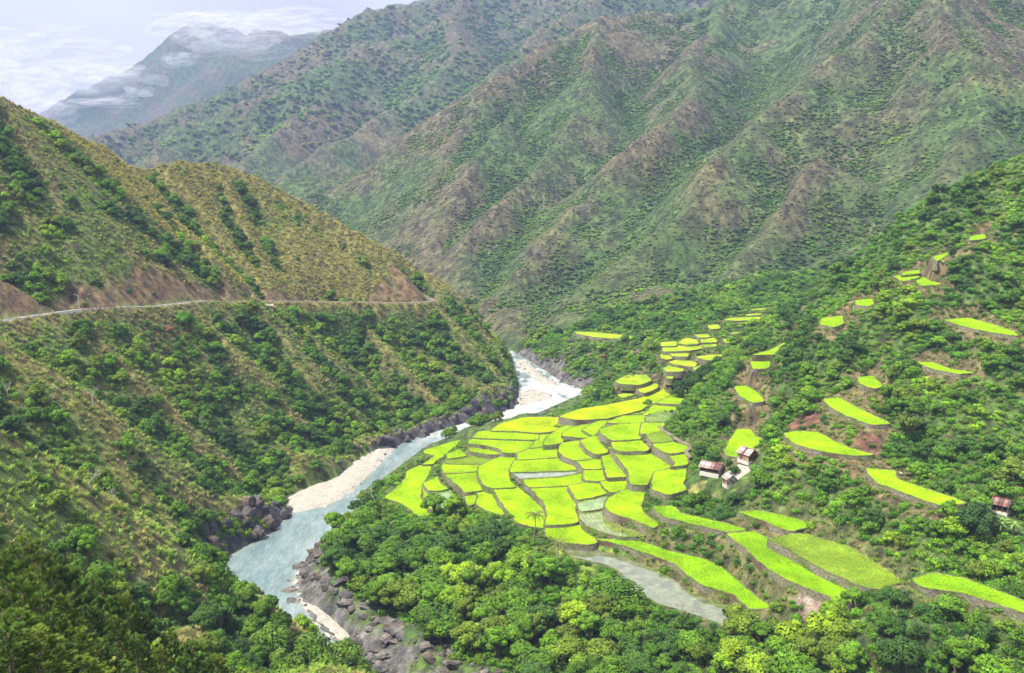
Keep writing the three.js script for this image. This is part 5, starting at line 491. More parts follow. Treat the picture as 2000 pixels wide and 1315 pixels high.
hut({ x: -143.6, z: -540, turn: 0.3, long: 3.6, wide: 3.0, eave: 1.9, ridge: 2.7, front: ['white', 'silver', 'white'], back: ['silver', 'white'], gable: TIN.silver, sideWall: TIN.silver, open: false, label: 'tiny grey roadside shed on the edge of the hillside road', lift: 0.3 });
{ // pale yard before the brown-gabled hut and the trodden knolls by the huts
  const yard = (x, z, rx, rz, y, m, name, label) => { const ring = []; for (let k = 0; k < 26; k++) { const a = k / 26 * 6.2832, r = 1 + 0.22 * noise(Math.cos(a) * 2 + x, Math.sin(a) * 2); ring.push([x + rx * r * Math.cos(a), z + rz * r * Math.sin(a)]); } const g = domed(ring, 0.5, 0.8), q = g.attributes.position; for (let i = 0; i < q.count; i++) q.setY(i, ground(q.getX(i), q.getZ(i)) + 0.3 * q.getY(i) + 0.12 + y); g.computeVertexNormals(); structure(mesh(name, g, m), label); };
  yard(84, -328.5, 3.4, 3.4, 0.05, mSand, 'yard', 'bare pale yard beside the brown-gabled hut');
  const kn = std('trodden_grass', 0.42, 0.44, 0.11, 0.95, { map: grainT }); yard(71, -333, 5.5, 3.6, -0.1, kn, 'grass_knoll', 'trodden yellowish grass before the open hut'); yard(75, -322, 4.5, 2.6, -0.1, kn, 'grass_knoll', 'trodden grass patch below the small white shed');
}
{ // footpath along the fan's upper edge
  const line = smooth(PATH, 0.8, false), L = [], R = []; line.forEach((p, i) => { const a = line[Math.max(0, i - 1)], b = line[Math.min(line.length - 1, i + 1)], l = Math.hypot(b[0] - a[0], b[1] - a[1]) || 1, w = 0.75 + 0.2 * noise(i * 0.4, 2); L.push([p[0] - (b[1] - a[1]) / l * w, p[1] + (b[0] - a[0]) / l * w]); R.push([p[0] + (b[1] - a[1]) / l * w, p[1] - (b[0] - a[0]) / l * w]); });
  const pos = [], uv = [], idx = []; line.forEach((p, i) => { const y = Math.max(ground(...p), ground(...L[i]), ground(...R[i]), 33) + 0.45; pos.push(L[i][0], y - 0.8, L[i][1], L[i][0], y, L[i][1], R[i][0], y, R[i][1], R[i][0], y - 0.8, R[i][1]); for (let k = 0; k < 4; k++) uv.push(k * 0.6, i * 0.8); if (i) for (let k = 0; k < 3; k++) { const a = (i - 1) * 4 + k, b = i * 4 + k; idx.push(a, a + 1, b, a + 1, b + 1, b); } });
  const g = new THREE.BufferGeometry(); g.setAttribute('position', new THREE.Float32BufferAttribute(pos, 3)); g.setAttribute('uv', new THREE.Float32BufferAttribute(uv, 2)); g.setIndex(idx); g.computeVertexNormals(); structure(mesh('footpath', g, std('path_stone', 0.50, 0.43, 0.34, 0.95, { map: stoneT, side: THREE.DoubleSide })), 'pale stone footpath along the upper edge of the terrace fan');
}
// ------------------------------------------------------------------ rocks
const mRock = new THREE.MeshStandardMaterial({ vertexColors: true, map: grainT, bumpMap: stoneB, bumpScale: 0.05, roughness: 0.92 }); mRock.name = 'river_rock';
function rock(seed, detail, jag, layered) {
  let g = new THREE.IcosahedronGeometry(1, detail); const p = g.attributes.position, col = [], uv = [], sx = seed * 3.7, cr = rng(seed * 97), cuts = []; for (let q = 0; q < 11; q++) { const u = cr() * 2 - 1, a = cr() * 6.28, w = Math.sqrt(1 - u * u); cuts.push([w * Math.cos(a), u, w * Math.sin(a), 0.5 + 0.3 * cr()]); }
  for (let i = 0; i < p.count; i++) { let x = p.getX(i), y = p.getY(i), z = p.getZ(i); const n = fbm(x * 1.6 + sx + z * 0.9, y * 1.6 - sx + z * 1.1, 5), f = Math.abs(noise(x * 2.1 + sx, z * 2.1 + y)), k = 1 + jag * n - 0.25 * jag * f; x *= k; y *= k; z *= k; if (layered) { const q = y * 4 + 0.8 * noise(x * 2 + sx, z * 2), s = Math.round(q) / 4; y = lerp(y, s, 0.55); } for (const [cx, cy, cz, cd] of cuts) { const o = x * cx + y * cy + z * cz - cd; if (o > 0) { x -= cx * o * 0.92; y -= cy * o * 0.92; z -= cz * o * 0.92; } } p.setXYZ(i, x, y, z); const t = 0.85 + 0.5 * n + 0.2 * noise(x * 6 + sx, z * 6 + y * 5); col.push(t, t * 0.985, t * 0.97); uv.push(x * 2 + z, y * 2 + z * 0.5); }
  g.setAttribute('color', new THREE.Float32BufferAttribute(col, 3)); g.setAttribute('uv', new THREE.Float32BufferAttribute(uv, 2)); g.computeVertexNormals(); return g;
}
const ROCKS = [1, 2, 3, 4, 5, 6].map((k) => rock(k, 4, 0.55, k % 2 === 0)), PEBBLES = [7, 8, 9].map((k) => rock(k, 1, 0.4));
const rockM = [[0.36, 0.345, 0.34], [0.27, 0.25, 0.245], [0.42, 0.39, 0.36], [0.30, 0.24, 0.20], [0.20, 0.19, 0.21], [0.55, 0.53, 0.50]].map((c) => { const m = mRock.clone(); m.color.setRGB(...c); return m; });
const rr = rng(77);
function boulder(x, z, s, flatten, mi, label, group, sink = 0.35) { const o = mesh('boulder', ROCKS[Math.floor(rr() * 6)], rockM[mi]); const h = s * flatten; o.position.set(x, Math.max(ground(x, z), -0.6) + h * (1 - 2 * sink) * 0.5, z); o.rotation.set((rr() - 0.5) * 0.5, rr() * 6.28, (rr() - 0.5) * 0.5); o.scale.set(s * (0.8 + 0.5 * rr()), h, s * (0.8 + 0.4 * rr())); tag(o, label, 'boulder', group); }
const pebL = [];
const between = (line, t) => { const n = line.length - 1, i = Math.min(n - 1, Math.floor(t * n)), k = t * n - i; return [lerp(line[i][0], line[i + 1][0], k), lerp(line[i][1], line[i + 1][1], k)]; };
let made = 0;
for (let k = 0; k < 2600 && made < 140; k++) { // rocky shore below the forest
  const x = -92 + 110 * rr(), z = -352 + 152 * rr(), [rd, side] = riverAt(x, z); if (side < 0 || rd < -2.5 || !SHORE(x, z, rd - 2) || onSand(x, z)) continue;
  const y = ground(x, z); if (!inView(x, y, z, 1.03)) continue; made++;
  const big = made < 80, s = big ? 1.7 + 1.9 * rr() : 0.6 + 1.0 * rr(); boulder(x, z, s, big ? 0.35 + 0.2 * rr() : 0.6, Math.floor(rr() * 4), 'weathered grey boulder on the rocky shore below the forest', 'boulders of the rocky shore', 0.4);
}
for (let k = 0, m = 0; k < 3000 && m < 70; k++) { // boulder field upstream
  const x = 15 + 60 * rr(), z = -725 + 135 * rr(), [rd, side] = riverAt(x, z); if (side < 0 || rd < -4 || rd > 16 || !inView(x, 1, z, 1)) continue; m++;
  boulder(x, z, 1.0 + 2.2 * rr() * rr() + (rd > 3 ? 0.6 : 0), 0.7, rd > 3 ? [1, 4, 4][m % 3] : [0, 2, 4][m % 3], 'dark rounded boulder in the boulder field upstream of the terraces', 'boulders upstream');
}
for (let k = 0, m = 0; k < 4000 && m < 70; k++) { // bedrock along the grassy hill's foot
  const t = rr(), [x0, z0] = between(RIVER.left, t), x = x0 - 10 * rr() + 1, z = z0 + (rr() - 0.5) * 5, [rd, side] = riverAt(x, z); if (side > 0 || rd < -2 || rd > 9 || z > -300 || z < -600 || onSand(x, z)) continue; m++;
  boulder(x, z, 1.5 + 2.2 * rr(), 0.8 + 0.5 * rr(), [4, 1, 4, 3][m % 4], 'dark jagged bedrock jutting into the river under the grassy hill', 'bedrock at the foot of the hill', 0.3);
}
for (let k = 0; k < 40; k++) { const x = -112 + 34 * rr(), z = -470 + 62 * rr(), [rd, side] = riverAt(x, z); if (side > 0 || rd < 5 || rd > 20 || onSand(x, z)) continue; boulder(x, z, 1.2 + 1.6 * rr(), 0.6, [0, 4, 1][k % 3], 'blue-grey rock in the pile behind the gravel bar', 'rock pile behind the gravel bar'); }
for (let k = 0; k < 16000; k++) { const x = -130 + 210 * rr(), z = -730 + 530 * rr(), [rd, side] = riverAt(x, z), sd = onSand(x, z); if (!(sd || (side > 0 && z > -350 && rd > -1 && SHORE(x, z, rd)))) continue; const s = 0.14 + 1.0 * rr() * rr() * rr(), v = 0.75 + 0.5 * rr(); pebL.push({ x, y: sd ? 0.5 + 0.3 * rr() : ground(x, z) + 0.1, z, s: s * 0.7, w: s, turn: rr() * 6.28, c: rr() < 0.5 ? [0.5 * v, 0.48 * v, 0.45 * v] : [0.3 * v, 0.29 * v, 0.3 * v] }); }
crowd('river_stones', 'small stones strewn over the shores', PEBBLES, mRock, pebL);
// ------------------------------------------------------------------ pines in front
function pine(seed) { // unit height
  const W = new Leaves(seed), N = new Leaves(seed + 3), r = rng(seed + 9); let px = 0, pz = 0; const spine = [];
  for (let k = 0; k <= 8; k++) { spine.push([px, k / 8, pz]); px += (r() - 0.5) * 0.03; pz += (r() - 0.5) * 0.03; }
  for (let k = 0; k < 8; k++) W.limb(k ? spine[k] : [0, -0.06, 0], spine[k + 1], 0.022 * (1 - k / 9), 0.022 * (1 - (k + 1) / 9), WOOD, 7);
  const needle = (x, y, z, ux, uy, uz, s) => { for (let q = 0; q < 16; q++) { let vx = ux + (r() - 0.5) * 1.5, vy = uy + (r() - 0.5) * 1.3 + 0.25, vz = uz + (r() - 0.5) * 1.5; const l = Math.hypot(vx, vy, vz); vx /= l; vy /= l; vz /= l; const wx = -vz, wz = vx, wl = Math.hypot(wx, wz) || 1, w = s * 0.085, k = N.p.length / 3, t = 0.7 + 0.6 * r(), b = r() < 0.05 ? 1 : 0; N.p.push(x - wx / wl * w, y, z - wz / wl * w, x + wx / wl * w, y, z + wz / wl * w, x + vx * s, y + vy * s, z + vz * s); for (let e = 0; e < 3; e++) { N.n.push(vx * 0.4, 0.75, vz * 0.4); N.c.push(t * (1 + 0.9 * b), t * (1 + 0.1 * b), t); } N.i.push(k, k + 1, k + 2); } };
  for (let k = 0; k < 46; k++) { const y = 0.22 + 0.78 * ((k + r()) / 46), i = Math.min(7, Math.floor(y * 8)), sx = lerp(spine[i][0], spine[i + 1][0], y * 8 - i), sz = lerp(spine[i][2], spine[i + 1][2], y * 8 - i), a = k * 2.4 + r(), len = (0.26 * Math.pow(1 - y, 0.75) + 0.05) * (0.75 + 0.5 * r()), rise = 0.35 + 0.5 * y, ex = sx + Math.cos(a) * len, ez = sz + Math.sin(a) * len, ey = y + len * rise; W.limb([sx, y, sz], [ex, ey, ez], 0.004, 0.0015, WOOD, 3);
    const m = 5 + Math.round(len * 44); for (let q = 0; q < m; q++) { const u = 0.3 + 0.7 * (q + r()) / m, o = 0.05 * (1.15 - u); needle(lerp(sx, ex, u) + (r() - 0.5) * o * 2, lerp(y, ey, u) + (r() - 0.3) * o, lerp(sz, ez, u) + (r() - 0.5) * o * 2, Math.cos(a) * 0.7, 0.75, Math.sin(a) * 0.7, 0.036 + 0.022 * r()); } }
  const gn = N.build(); gn.computeVertexNormals(); return [W.build(), gn];
}
const PINES = [11, 22, 33, 44].map(pine), mNeedle = [[0.085, 0.17, 0.014], [0.11, 0.20, 0.016], [0.06, 0.13, 0.016], [0.16, 0.24, 0.02]].map((c) => { const m = mLeaf('pine_needles', 0.8); m.color.setRGB(...c); return m; });
[[-44, -75, 16], [-49, -88, 17.3], [-50.5, -95, 14.9], [-49.3, -98, 12.5], [-48.7, -102, 12.6], [-47.1, -104, 12.5], [-45.3, -106, 12.2], [-43.4, -108, 11.7], [-41.3, -110, 11.6], [-38.8, -112, 12], [-50.1, -80, 20.4], [-38.4, -66, 11.5], [-40.6, -74, 9.5], [-40.6, -78, 8], [-40.6, -82, 6.5], [-40.4, -86, 6.6], [-39.7, -90, 6.2], [-39, -94, 6.9], [-38.2, -98, 7.2], [-33.2, -58, 6.3], [-33.4, -62, 6.3], [-33.6, -66, 6.2], [-33.9, -70, 6], [-33.9, -74, 4.9], [-29.6, -50, 5], [-29.1, -52, 5], [-29.7, -56, 5], [-37.2, -60, 10.2], [-32.8, -52, 5.6], [-29.3, -58, 5]].forEach(([x, z, s], i) => { const [w, n] = PINES[i % 4], t = add(new THREE.Group(), 'pine_tree'); t.position.set(x, ground(x, z) - 0.2, z); t.rotation.y = i * 1.9; const wd = Math.max(s, 8.5) * (0.85 + 0.2 * rr()); t.scale.set(wd, s, wd); mesh('trunk', w, mBark, t); mesh('needles', n, mNeedle[(i * 7) % 4], t); tag(t, s > 9 ? 'tall dark pine in the grove on the near slope' : 'low bushy pine in the grove beside the power lines', 'pine tree', s > 9 ? 'tall pines' : 'low pines'); });
// ------------------------------------------------------------------ power pole and wires
{
  const x = -50.8, z = -120, y0 = ground(x, z), top = 83.2, pm = std('pole_wood', 0.3, 0.28, 0.25), t = tag(add(new THREE.Group(), 'utility_pole'), 'grey utility pole with short cross arm rising from the pines', 'utility pole'); t.position.set(x, y0, z);
  mesh('pole', new THREE.CylinderGeometry(0.11, 0.16, top - y0 + 0.6, 8).translate(0, (top - y0) / 2 - 0.3, 0), pm, t);
  for (const h of [0.35, 1.0]) mesh('cross_arm', new THREE.BoxGeometry(1.7, 0.12, 0.12).translate(0, top - y0 - h, 0.12), pm, t);
  for (const o of [-0.75, -0.35, 0.35, 0.75]) mesh('insulator', new THREE.CylinderGeometry(0.06, 0.08, 0.24, 6).translate(o, top - y0 - 0.18, 0.12), std('insulator', 0.55, 0.5, 0.45, 0.4), t);
  const wm = std('cable', 0.34, 0.34, 0.36, 0.6);
  const wire = (a, b, sag, label) => { const pts = []; for (let k = 0; k <= 14; k++) { const u = k / 14; pts.push(new THREE.Vector3(lerp(a[0], b[0], u), lerp(a[1], b[1], u) - sag * 4 * u * (1 - u), lerp(a[2], b[2], u))); } tag(mesh('power_line', new THREE.TubeGeometry(new THREE.CatmullRomCurve3(pts), 28, 0.022, 5), wm), label, 'cable', 'power lines'); };
  for (const o of [-0.75, 0.75]) { wire([x + o, top - 0.1, z], [-86 + o, 104.5, -118], 1.6, 'thin power line running from the pole up over the pines'); wire([x + o, top - 0.1, z], [-24 + o, 66, -132], 1.2, 'thin power line running from the pole towards the river'); }
}
// ------------------------------------------------------------------ palms
function palm(seed, fronds = 17) { // unit height
  const W = new Leaves(seed), N = new Leaves(seed + 1), r = rng(seed + 2); let px = 0, pz = 0; const dx = (r() - 0.5) * 0.05;
  for (let k = 0; k < 9; k++) { const nx = px + dx * (1 - k / 9) * 0.6, nz = pz + 0.004; W.limb([px, k ? k / 9 * 0.86 : -0.05, pz], [nx, (k + 1) / 9 * 0.86, nz], 0.017 - 0.0008 * k, 0.017 - 0.0008 * (k + 1), [2.2, 2.0, 1.8], 7); px = nx; pz = nz; }
  for (let f = 0; f < fronds; f++) { const a = f * 2.4, up = 0.95 - 1.25 * (f / fronds), len = 0.25 + 0.06 * r(); let x = px, y = 0.86, z = pz, vy = up, old = null; for (let k = 0; k < 9; k++) { const h = Math.sqrt(Math.max(0.05, 1 - clamp(vy, -0.97, 0.97) ** 2)), s = len / 8, nx = x + Math.cos(a) * h * s, ny = y + vy * s, nz = z + Math.sin(a) * h * s; W.limb([x, y, z], [nx, ny, nz], 0.004 - 0.0003 * k, 0.0036 - 0.0003 * k, [1.2, 1.3, 0.6], 3);
      for (const sd of [-1, 1]) for (let q = 0; q < 2; q++) { const u = q / 2, bx = lerp(x, nx, u), by = lerp(y, ny, u), bz = lerp(z, nz, u), l = 0.075 * Math.sin(Math.PI * (0.12 + 0.8 * (k + u) / 9)), tx = bx - Math.sin(a) * sd * l * 0.8 + Math.cos(a) * l * 0.5, tz = bz + Math.cos(a) * sd * l * 0.8 + Math.sin(a) * l * 0.5, ty = by - l * 0.55, i = N.p.length / 3, t = 0.75 + 0.5 * r(); N.p.push(bx, by, bz, bx + Math.cos(a) * 0.014, by, bz + Math.sin(a) * 0.014, tx, ty, tz); for (let e = 0; e < 3; e++) { N.n.push(0, 1, 0); N.c.push(t, t, t * 0.8); } sd > 0 ? N.i.push(i, i + 1, i + 2) : N.i.push(i + 1, i, i + 2); }
      x = nx; y = ny; z = nz; vy -= 0.13 + 0.02 * k; } void old; }
  const gn = N.build(); gn.computeVertexNormals(); return [W.build(), gn];
}
const PALMS = [5, 6].map((k) => palm(k * 13)), mFrond = mLeaf('palm_fronds', 0.7); mFrond.color.setRGB(0.15, 0.19, 0.03); const mStem = std('palm_stem', 0.30, 0.27, 0.23);
function palmAt(x, z, s, k, label, y) { const t = add(new THREE.Group(), 'palm_tree'), [w, n] = PALMS[k % 2]; t.position.set(x, y ?? ground(x, z) - 0.2, z); t.rotation.y = k * 1.3; t.scale.setScalar(s); mesh('trunk', w, mStem, t); mesh('fronds', n, mFrond, t); tag(t, label, 'palm tree'); }
palmAt(7.2, -303, 13.5, 0, 'slender coconut palm rising from the forest edge over the bright paddies'); palmAt(14.5, -281, 13, 1, 'bushy coconut palm at the end of the long flooded paddy'); palmAt(55, -520, 12, 1, 'tall thin palm on the bank across from the rapids'); palmAt(67.2, -503, 5.5, 0, 'little dark palm standing in a side valley paddy'); palmAt(62, -512, 10, 0, 'pale palm beside the tall thin palm across from the rapids');
// ------------------------------------------------------------------ other plants that stand out
function standout(name, geo, c, x, z, s, w, label, cat, wood, dy = -0.3) { const t = add(new THREE.Group(), name); t.position.set(x, ground(x, z) + dy, z); t.rotation.y = x; t.scale.set(w, s, w); if (wood) mesh('trunk', wood, mBark, t); const m = mFoliage.clone(); m.color.setRGB(...c); mesh('crown', geo, m, t); return tag(t, label, cat); }
const ROUND = broadleaf(901, { lobes: 20, count: 130, wide: 0.44, tall: 0.62, bare: 0.12, size: 0.06 });
standout('broadleaf_tree', ROUND[1], [0.05, 0.115, 0.03], 137.5, -259, 11, 12.5, 'large round very dark tree beside the striped hut', 'tree', ROUND[0]);
standout('broadleaf_tree', TREES[2][1], [0.12, 0.26, 0.03], 71.2, -467.5, 4.6, 4.4, 'lone small tree on a stone wall in the terrace fan', 'tree', TREES[2][0]);
standout('broadleaf_tree', TREES[4][1], [0.24, 0.18, 0.17], 76, -545, 6, 9, 'leafless pinkish tree among the bushes by the side valley', 'tree', TREES[4][0]);
for (const [x, z, s] of [[154, -648, 5.5], [150, -652, 4.5], [147, -640, 4]]) standout('flame_tree', TREES[1][1], [0.30, 0.12, 0.06], x, z, s * 0.7, s * 0.9, 'red flowering tree at the foot of the mountain', 'tree', TREES[1][0]).userData.group = 'red flowering trees';
standout('flame_tree', TREES[3][1], [0.30, 0.16, 0.08], 65, -636, 4, 5, 'reddish tree above the boulder field upstream', 'tree', TREES[3][0]);
standout('flame_tree', TREES[0][1], [0.32, 0.15, 0.12], -173, -459, 5.5, 5, 'faded red tree in a gully below the road', 'tree', TREES[0][0]);
standout('broadleaf_tree', TREES[5][1], [0.10, 0.26, 0.02], -169.5, -471, 10, 9, 'tall bright green tree just below the road bend', 'tree', TREES[5][0]);
for (const [x, z, s, w] of [[-150, -505, 8, 11], [-146, -512, 7, 9], [-140, -508, 7, 9]]) standout('broadleaf_tree', TREES[4][1], [0.055, 0.13, 0.022], x, z, s, w, 'dark green tree in the clump below the roadside shed', 'tree', TREES[4][0]).userData.group = 'dark clump below the shed';
for (const [x, z, s] of [[96, -470, 11], [99, -474, 12], [93, -476, 10], [90, -482, 9], [102, -468, 9], [88, -474, 8], [104, -480, 11], [97, -490, 10]]) standout('broadleaf_tree', TREES[Math.floor(s) % 6][1], [0.045, 0.105, 0.02], x, z, s, s * 0.85, 'dark tall tree in the grove at the top of the terrace fan', 'tree', TREES[Math.floor(s) % 6][0]).userData.group = 'grove at the top of the fan';
for (const [x, z, s] of [[-65, -229, 12], [-56, -232, 12], [-47, -236, 11.5], [-70, -240, 10], [-76, -246, 9], [-50, -226, 11], [-60, -222, 11], [-42, -233, 10]]) standout('broadleaf_tree', TREES[Math.floor(-x) % 6][1], [0.12, 0.22, 0.025], x, z, s, s * 1.0, 'spreading tree on the near river bank opposite the boulders', 'tree', TREES[Math.floor(-x) % 6][0]).userData.group = 'trees on the near bank';
{ // bamboo clump
  const L = new Leaves(808), W = new Leaves(809), r = rng(810); for (let k = 0; k < 60; k++) { const a = r() * 6.28, o = 0.05 + 0.08 * r(), x = Math.cos(a) * o, z = Math.sin(a) * o, b = 0.12 + 0.2 * r(), h = 0.7 + 0.3 * r(); let p = [x * 0.5, 0, z * 0.5]; for (let q = 1; q <= 5; q++) { const u = q / 5, n = [x * 0.5 + Math.cos(a) * b * u * u, h * u * (1 - 0.15 * u), z * 0.5 + Math.sin(a) * b * u * u]; W.limb(p, n, 0.006, 0.005, [1.2, 1.4, 0.6], 4); for (let e = 0; e < 12; e++) { const s = 0.10; L.leaf(n[0] + (r() - 0.5) * s, n[1] + (r() - 0.5) * s, n[2] + (r() - 0.5) * s, Math.cos(a) * 0.6, 0.7, Math.sin(a) * 0.6, 0.05 + 0.02 * r(), [1, 1, 0.8].map((v) => v * (0.7 + 0.6 * r()))); } p = n; } }
  const t = add(new THREE.Group(), 'bamboo'); t.position.set(142.7, ground(142.7, -321) - 0.2, -321); t.scale.setScalar(11); mesh('culms', W.build(), mBark, t); const m = mFoliage.clone(); m.color.setRGB(0.13, 0.20, 0.03); mesh('leaves', L.build(), m, t); tag(t, 'tall feathery bamboo clump on the bushy hillside between paddies', 'bamboo');
}
{ // banana plants: broad arching leaves
  const L = new Leaves(707), W = new Leaves(708); W.limb([0, -0.1, 0], [0, 0.5, 0], 0.06, 0.045, [1.6, 2.2, 0.7], 7);
  for (let f = 0; f < 9; f++) { const a = f * 2.4, up = 1.2 - f * 0.09; let p = [0, 0.48, 0]; for (let k = 0; k < 5; k++) { const u = (k + 1) / 5, n = [Math.cos(a) * 0.55 * u, 0.48 + up * 0.55 * u - 0.75 * u * u * 0.7, Math.sin(a) * 0.55 * u], w0 = 0.1 * Math.sin(Math.PI * (0.15 + 0.8 * k / 5)), w1 = 0.1 * Math.sin(Math.PI * (0.15 + 0.8 * (k + 1) / 5)), i = L.p.length / 3, sx = -Math.sin(a), sz = Math.cos(a); L.p.push(p[0] - sx * w0, p[1] - w0 * 0.3, p[2] - sz * w0, ...p, p[0] + sx * w0, p[1] - w0 * 0.3, p[2] + sz * w0, n[0] - sx * w1, n[1] - w1 * 0.3, n[2] - sz * w1, ...n, n[0] + sx * w1, n[1] - w1 * 0.3, n[2] + sz * w1); for (let e = 0; e < 6; e++) { L.n.push(0, 1, 0); const t = 0.85 + 0.3 * ((f * 7) % 5) / 5; L.c.push(t, t, t); } L.i.push(i, i + 1, i + 4, i, i + 4, i + 3, i + 1, i + 2, i + 5, i + 1, i + 5, i + 4); p = n; } }
  const gl = L.build(), gw = W.build(); gl.computeVertexNormals(); const m = mLeaf('banana_leaf', 0.6); m.color.setRGB(0.20, 0.36, 0.06);
  for (const [x, z, s, near] of [[-62, -226, 5.5, 1], [-64.5, -224, 5, 1], [-59, -223, 5, 1], [146, -260, 5, 0], [148.5, -258, 4.5, 0], [144, -258, 4.5, 0]]) { const t = add(new THREE.Group(), 'banana_plant'); t.position.set(x, ground(x, z) + 1.2, z); t.rotation.y = x * 3; t.scale.setScalar(s); mesh('stem', gw, mBark, t); mesh('leaves', gl, m, t); tag(t, near ? 'broad-leaved banana plant among the trees on the near river bank' : 'banana plant beside the large round dark tree', 'banana plant', near ? 'bananas on the near bank' : 'bananas by the dark tree'); }
}
// bare trees
function bare(seed, spread = 0.8) { const W = new Leaves(seed), r = rng(seed); const grow = (p, d, l, rad, k) => { const q = [p[0] + d[0] * l, p[1] + d[1] * l, p[2] + d[2] * l]; W.limb(p, q, rad, rad * 0.68, [1, 1, 1], k > 2 ? 6 : 4); if (!k) return; const n = k > 3 ? 2 : 2 + (r() > 0.5 ? 1 : 0); for (let i = 0; i < n; i++) { const e = [d[0] + (r() - 0.5) * spread * 1.9, d[1] * 0.8 + (r() - 0.3) * spread, d[2] + (r() - 0.5) * spread * 1.9], m = Math.hypot(...e); grow(q, e.map((v) => v / m), l * (0.66 + 0.2 * r()), rad * 0.66, k - 1); } }; grow([0, -0.05, 0], [0.08, 1, 0.05], 0.3, 0.03, 5); return W.build(); }
const BARE = [3, 14, 25].map((k) => bare(k)), mBone = std('bare_wood', 0.40, 0.37, 0.33);
[[-116.9, -243.3, 7, 'white leafless tree on the slope above the pines'], [-161.7, -344.6, 8, 'pale leafless tree on the grassy spur below the road'], [-112.7, -247, 5, 'low leafless tangle beside the white dead tree'], [-56.5, -360, 9, 'grey leafless tree at the river end of the terrace fan'], [49.5, -248, 8, 'spreading leafless tree under the long flooded paddy'], [-184, -327, 7, 'thin leafless tree on the far spur of the grassy slope'], [30, -262, 5, 'small leafless tree on the scarp under the flooded paddy'], [-147, -420, 6, 'pale leafless shrub-tree low on the grassy hill']].forEach(([x, z, s, label], i) => { const o = mesh('bare_tree', BARE[i % 3], mBone); o.position.set(x, ground(x, z) - 0.1, z); o.rotation.y = i; o.scale.setScalar(s); tag(o, label, 'dead tree'); });
{ const c = new THREE.CatmullRomCurve3(ROAD.map((p) => new THREE.Vector3(...p))); for (let k = 0; k < 14; k++) { const u = 0.5 + 0.4 * (k + 0.6 * rr()) / 14, p = c.getPointAt(u), o = mesh('bare_tree', BARE[k % 3], mBone), x = p.x + 4.6, z = p.z + 1.5; o.position.set(x, ground(x, z), z); o.rotation.y = k * 2; o.scale.set(2.2, 4.5 + 2.5 * rr(), 2.2); tag(o, 'thin bare roadside sapling along the earth road', 'sapling', 'saplings along the earth road'); } }
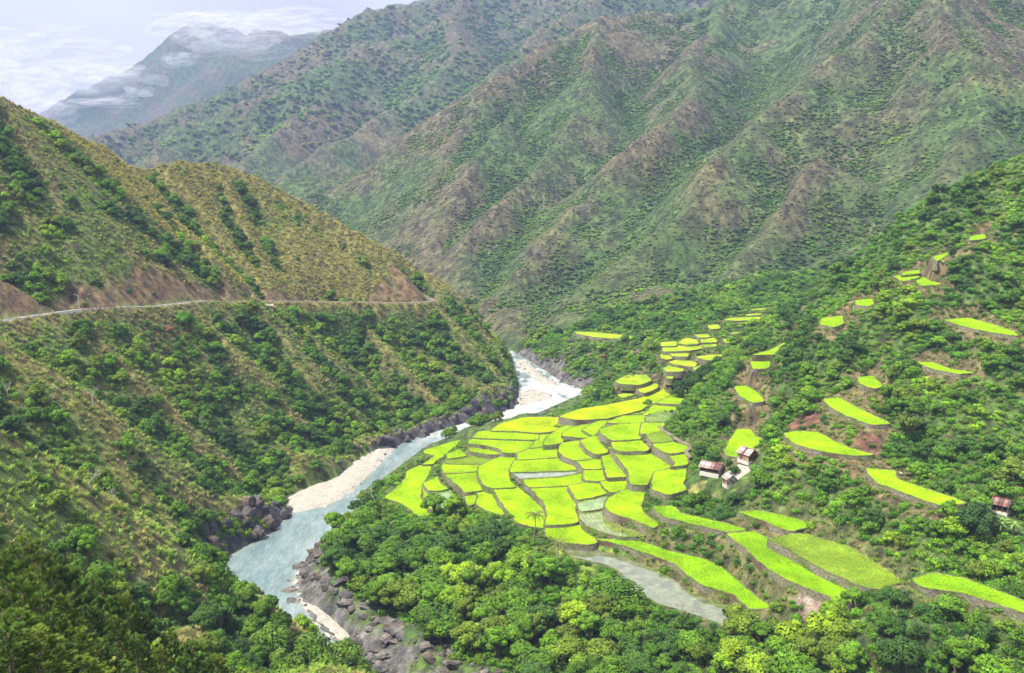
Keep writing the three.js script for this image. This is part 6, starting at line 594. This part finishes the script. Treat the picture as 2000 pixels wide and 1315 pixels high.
// ------------------------------------------------------------------ people
function person(x, y, z, turn, shirt, trousers, label, bend = 0) {
  const cm = std('clothes', 1, 1, 1, 0.85); cm.vertexColors = true; const mc = new MarchingCubes(44, cm, false, false, 60000), S = 1.05; mc.isolation = 0;
  const b = bend, J = (px, py, pz) => [px, py - b * 0.25 * sstep(0.8, 1.6, py), pz + b * 0.6 * sstep(0.75, 1.6, py)];
  const bones = [[J(-0.09, 0.04, 0.02), J(-0.1, 0.46, 0), 0.055, 0.07], [J(-0.1, 0.46, 0), J(-0.085, 0.86, -0.02), 0.07, 0.095], [J(0.11, 0.04, 0.06), J(0.1, 0.46, 0.03), 0.055, 0.07], [J(0.1, 0.46, 0.03), J(0.085, 0.86, -0.02), 0.07, 0.095], [J(0, 0.88, 0), J(0, 1.12, 0), 0.14, 0.13], [J(0, 1.12, 0), J(0, 1.34, 0), 0.135, 0.15], [J(-0.16, 1.36, 0), J(0.16, 1.36, 0), 0.075, 0.075], [J(0, 1.38, 0), J(0, 1.5, 0.01), 0.055, 0.05], [J(0, 1.54, 0.02), J(0, 1.6, 0.02), 0.092, 0.098], [J(-0.19, 1.36, 0), J(-0.24, 1.08, 0.02), 0.052, 0.045], [J(-0.24, 1.08, 0.02), J(-0.22, 0.84, 0.12), 0.043, 0.035], [J(0.19, 1.36, 0), J(0.25, 1.09, 0.02), 0.052, 0.045], [J(0.25, 1.09, 0.02), J(0.22, 0.86, 0.14), 0.043, 0.035], [J(-0.09, 0.04, 0), J(-0.09, 0.03, 0.16), 0.045, 0.04], [J(0.11, 0.04, 0.04), J(0.11, 0.03, 0.2), 0.045, 0.04]];
  const n = 44; for (let k = 0; k < n; k++) for (let j = 0; j < n; j++) for (let i = 0; i < n; i++) { const X = (i / n * 2 - 1) * S, Y = (j / n * 2 - 1) * S + 0.85, Z = (k / n * 2 - 1) * S; let d = 9; for (const [a, c, ra, rc] of bones) { const ux = c[0] - a[0], uy = c[1] - a[1], uz = c[2] - a[2], t = clamp(((X - a[0]) * ux + (Y - a[1]) * uy + (Z - a[2]) * uz) / (ux * ux + uy * uy + uz * uz + 1e-9), 0, 1), q = Math.hypot(X - a[0] - ux * t, Y - a[1] - uy * t, Z - a[2] - uz * t) - lerp(ra, rc, t); const h = clamp(0.5 + 0.5 * (d - q) / 0.05, 0, 1); d = d + (q - d) * h - 0.05 * h * (1 - h); } mc.field[i + j * n + k * n * n] = -d; }
  mc.update(); const pos = mc.positionArray.slice(0, mc.count * 3), nor = mc.normalArray.slice(0, mc.count * 3), col = []; for (let i = 0; i < mc.count; i++) { pos[i * 3] *= S; pos[i * 3 + 1] = pos[i * 3 + 1] * S + 0.85; pos[i * 3 + 2] *= S; const Y = pos[i * 3 + 1], X = Math.abs(pos[i * 3]); col.push(...(Y > 1.62 - b * 0.25 ? [0.03, 0.025, 0.02] : Y > 1.44 - b * 0.25 || (X > 0.19 && Y < 1.0 - b * 0.1 && Y > 0.7) || Y < 0.12 ? [0.33, 0.2, 0.13] : Y > 0.9 - b * 0.05 ? shirt : trousers)); }
  const g = new THREE.BufferGeometry(); g.setAttribute('position', new THREE.BufferAttribute(pos, 3)); g.setAttribute('normal', new THREE.BufferAttribute(nor, 3)); g.setAttribute('color', new THREE.Float32BufferAttribute(col, 3)); g.computeVertexNormals();
  const o = mesh('person', g, cm); o.position.set(x, y, z); o.rotation.y = turn; tag(o, label, 'person'); return o;
}
person(38.8, 23.85, -306.5, 2.2, [0.03, 0.03, 0.05], [0.04, 0.04, 0.06], 'person in dark clothes standing in the shallow flooded paddy', 0.35);
person(38.8, 27.1, -391, 0.6, [0.45, 0.09, 0.05], [0.10, 0.08, 0.08], 'person in a red shirt standing on a terrace wall');
person(69.2, 30.2, -300.5, 1.4, [0.06, 0.13, 0.42], [0.07, 0.08, 0.12], 'person in a blue shirt bending at the terrace edge below the huts', 0.8);
person(128.5, 50.0, -291.5, 2.6, [0.62, 0.60, 0.55], [0.05, 0.05, 0.06], 'person in a white shirt bending in a hillside paddy', 0.7);
// ------------------------------------------------------------------ cloud round the far peak
const mCloud = new THREE.MeshStandardMaterial({ color: C(0.95, 0.94, 0.97), roughness: 1, transparent: true, opacity: 0.06, depthWrite: false }); mCloud.name = 'cloud';
function cloud(list, seed, label) { const r = rng(seed), parts = []; for (const [x, y, z, rx, ry, n] of list) for (let k = 0; k < n; k++) { const s = 0.3 + 0.75 * r() * r(), g = new THREE.IcosahedronGeometry(1, 3), p = g.attributes.position; for (let i = 0; i < p.count; i++) { const q = 1 + 0.55 * fbm(p.getX(i) * 1.6 + k, p.getY(i) * 1.6 + p.getZ(i) * 1.3 + seed, 3); p.setXYZ(i, p.getX(i) * q, p.getY(i) * q, p.getZ(i) * q); } g.scale(rx * s, ry * s, rx * s * 0.6); g.translate(x + (r() - 0.5) * 1.6 * rx, y + (r() - 0.5) * 1.3 * ry, z + (r() - 0.5) * rx * 0.6); g.deleteAttribute('uv'); parts.push(g); } const g = mergeGeometries(parts); g.computeVertexNormals(); const o = mesh('cloud', g, mCloud); tag(o, label, 'cloud'); }
CLOUDS.forEach(([list, label], i) => cloud(list, 60 + i, label));
renderer.render(scene, camera);
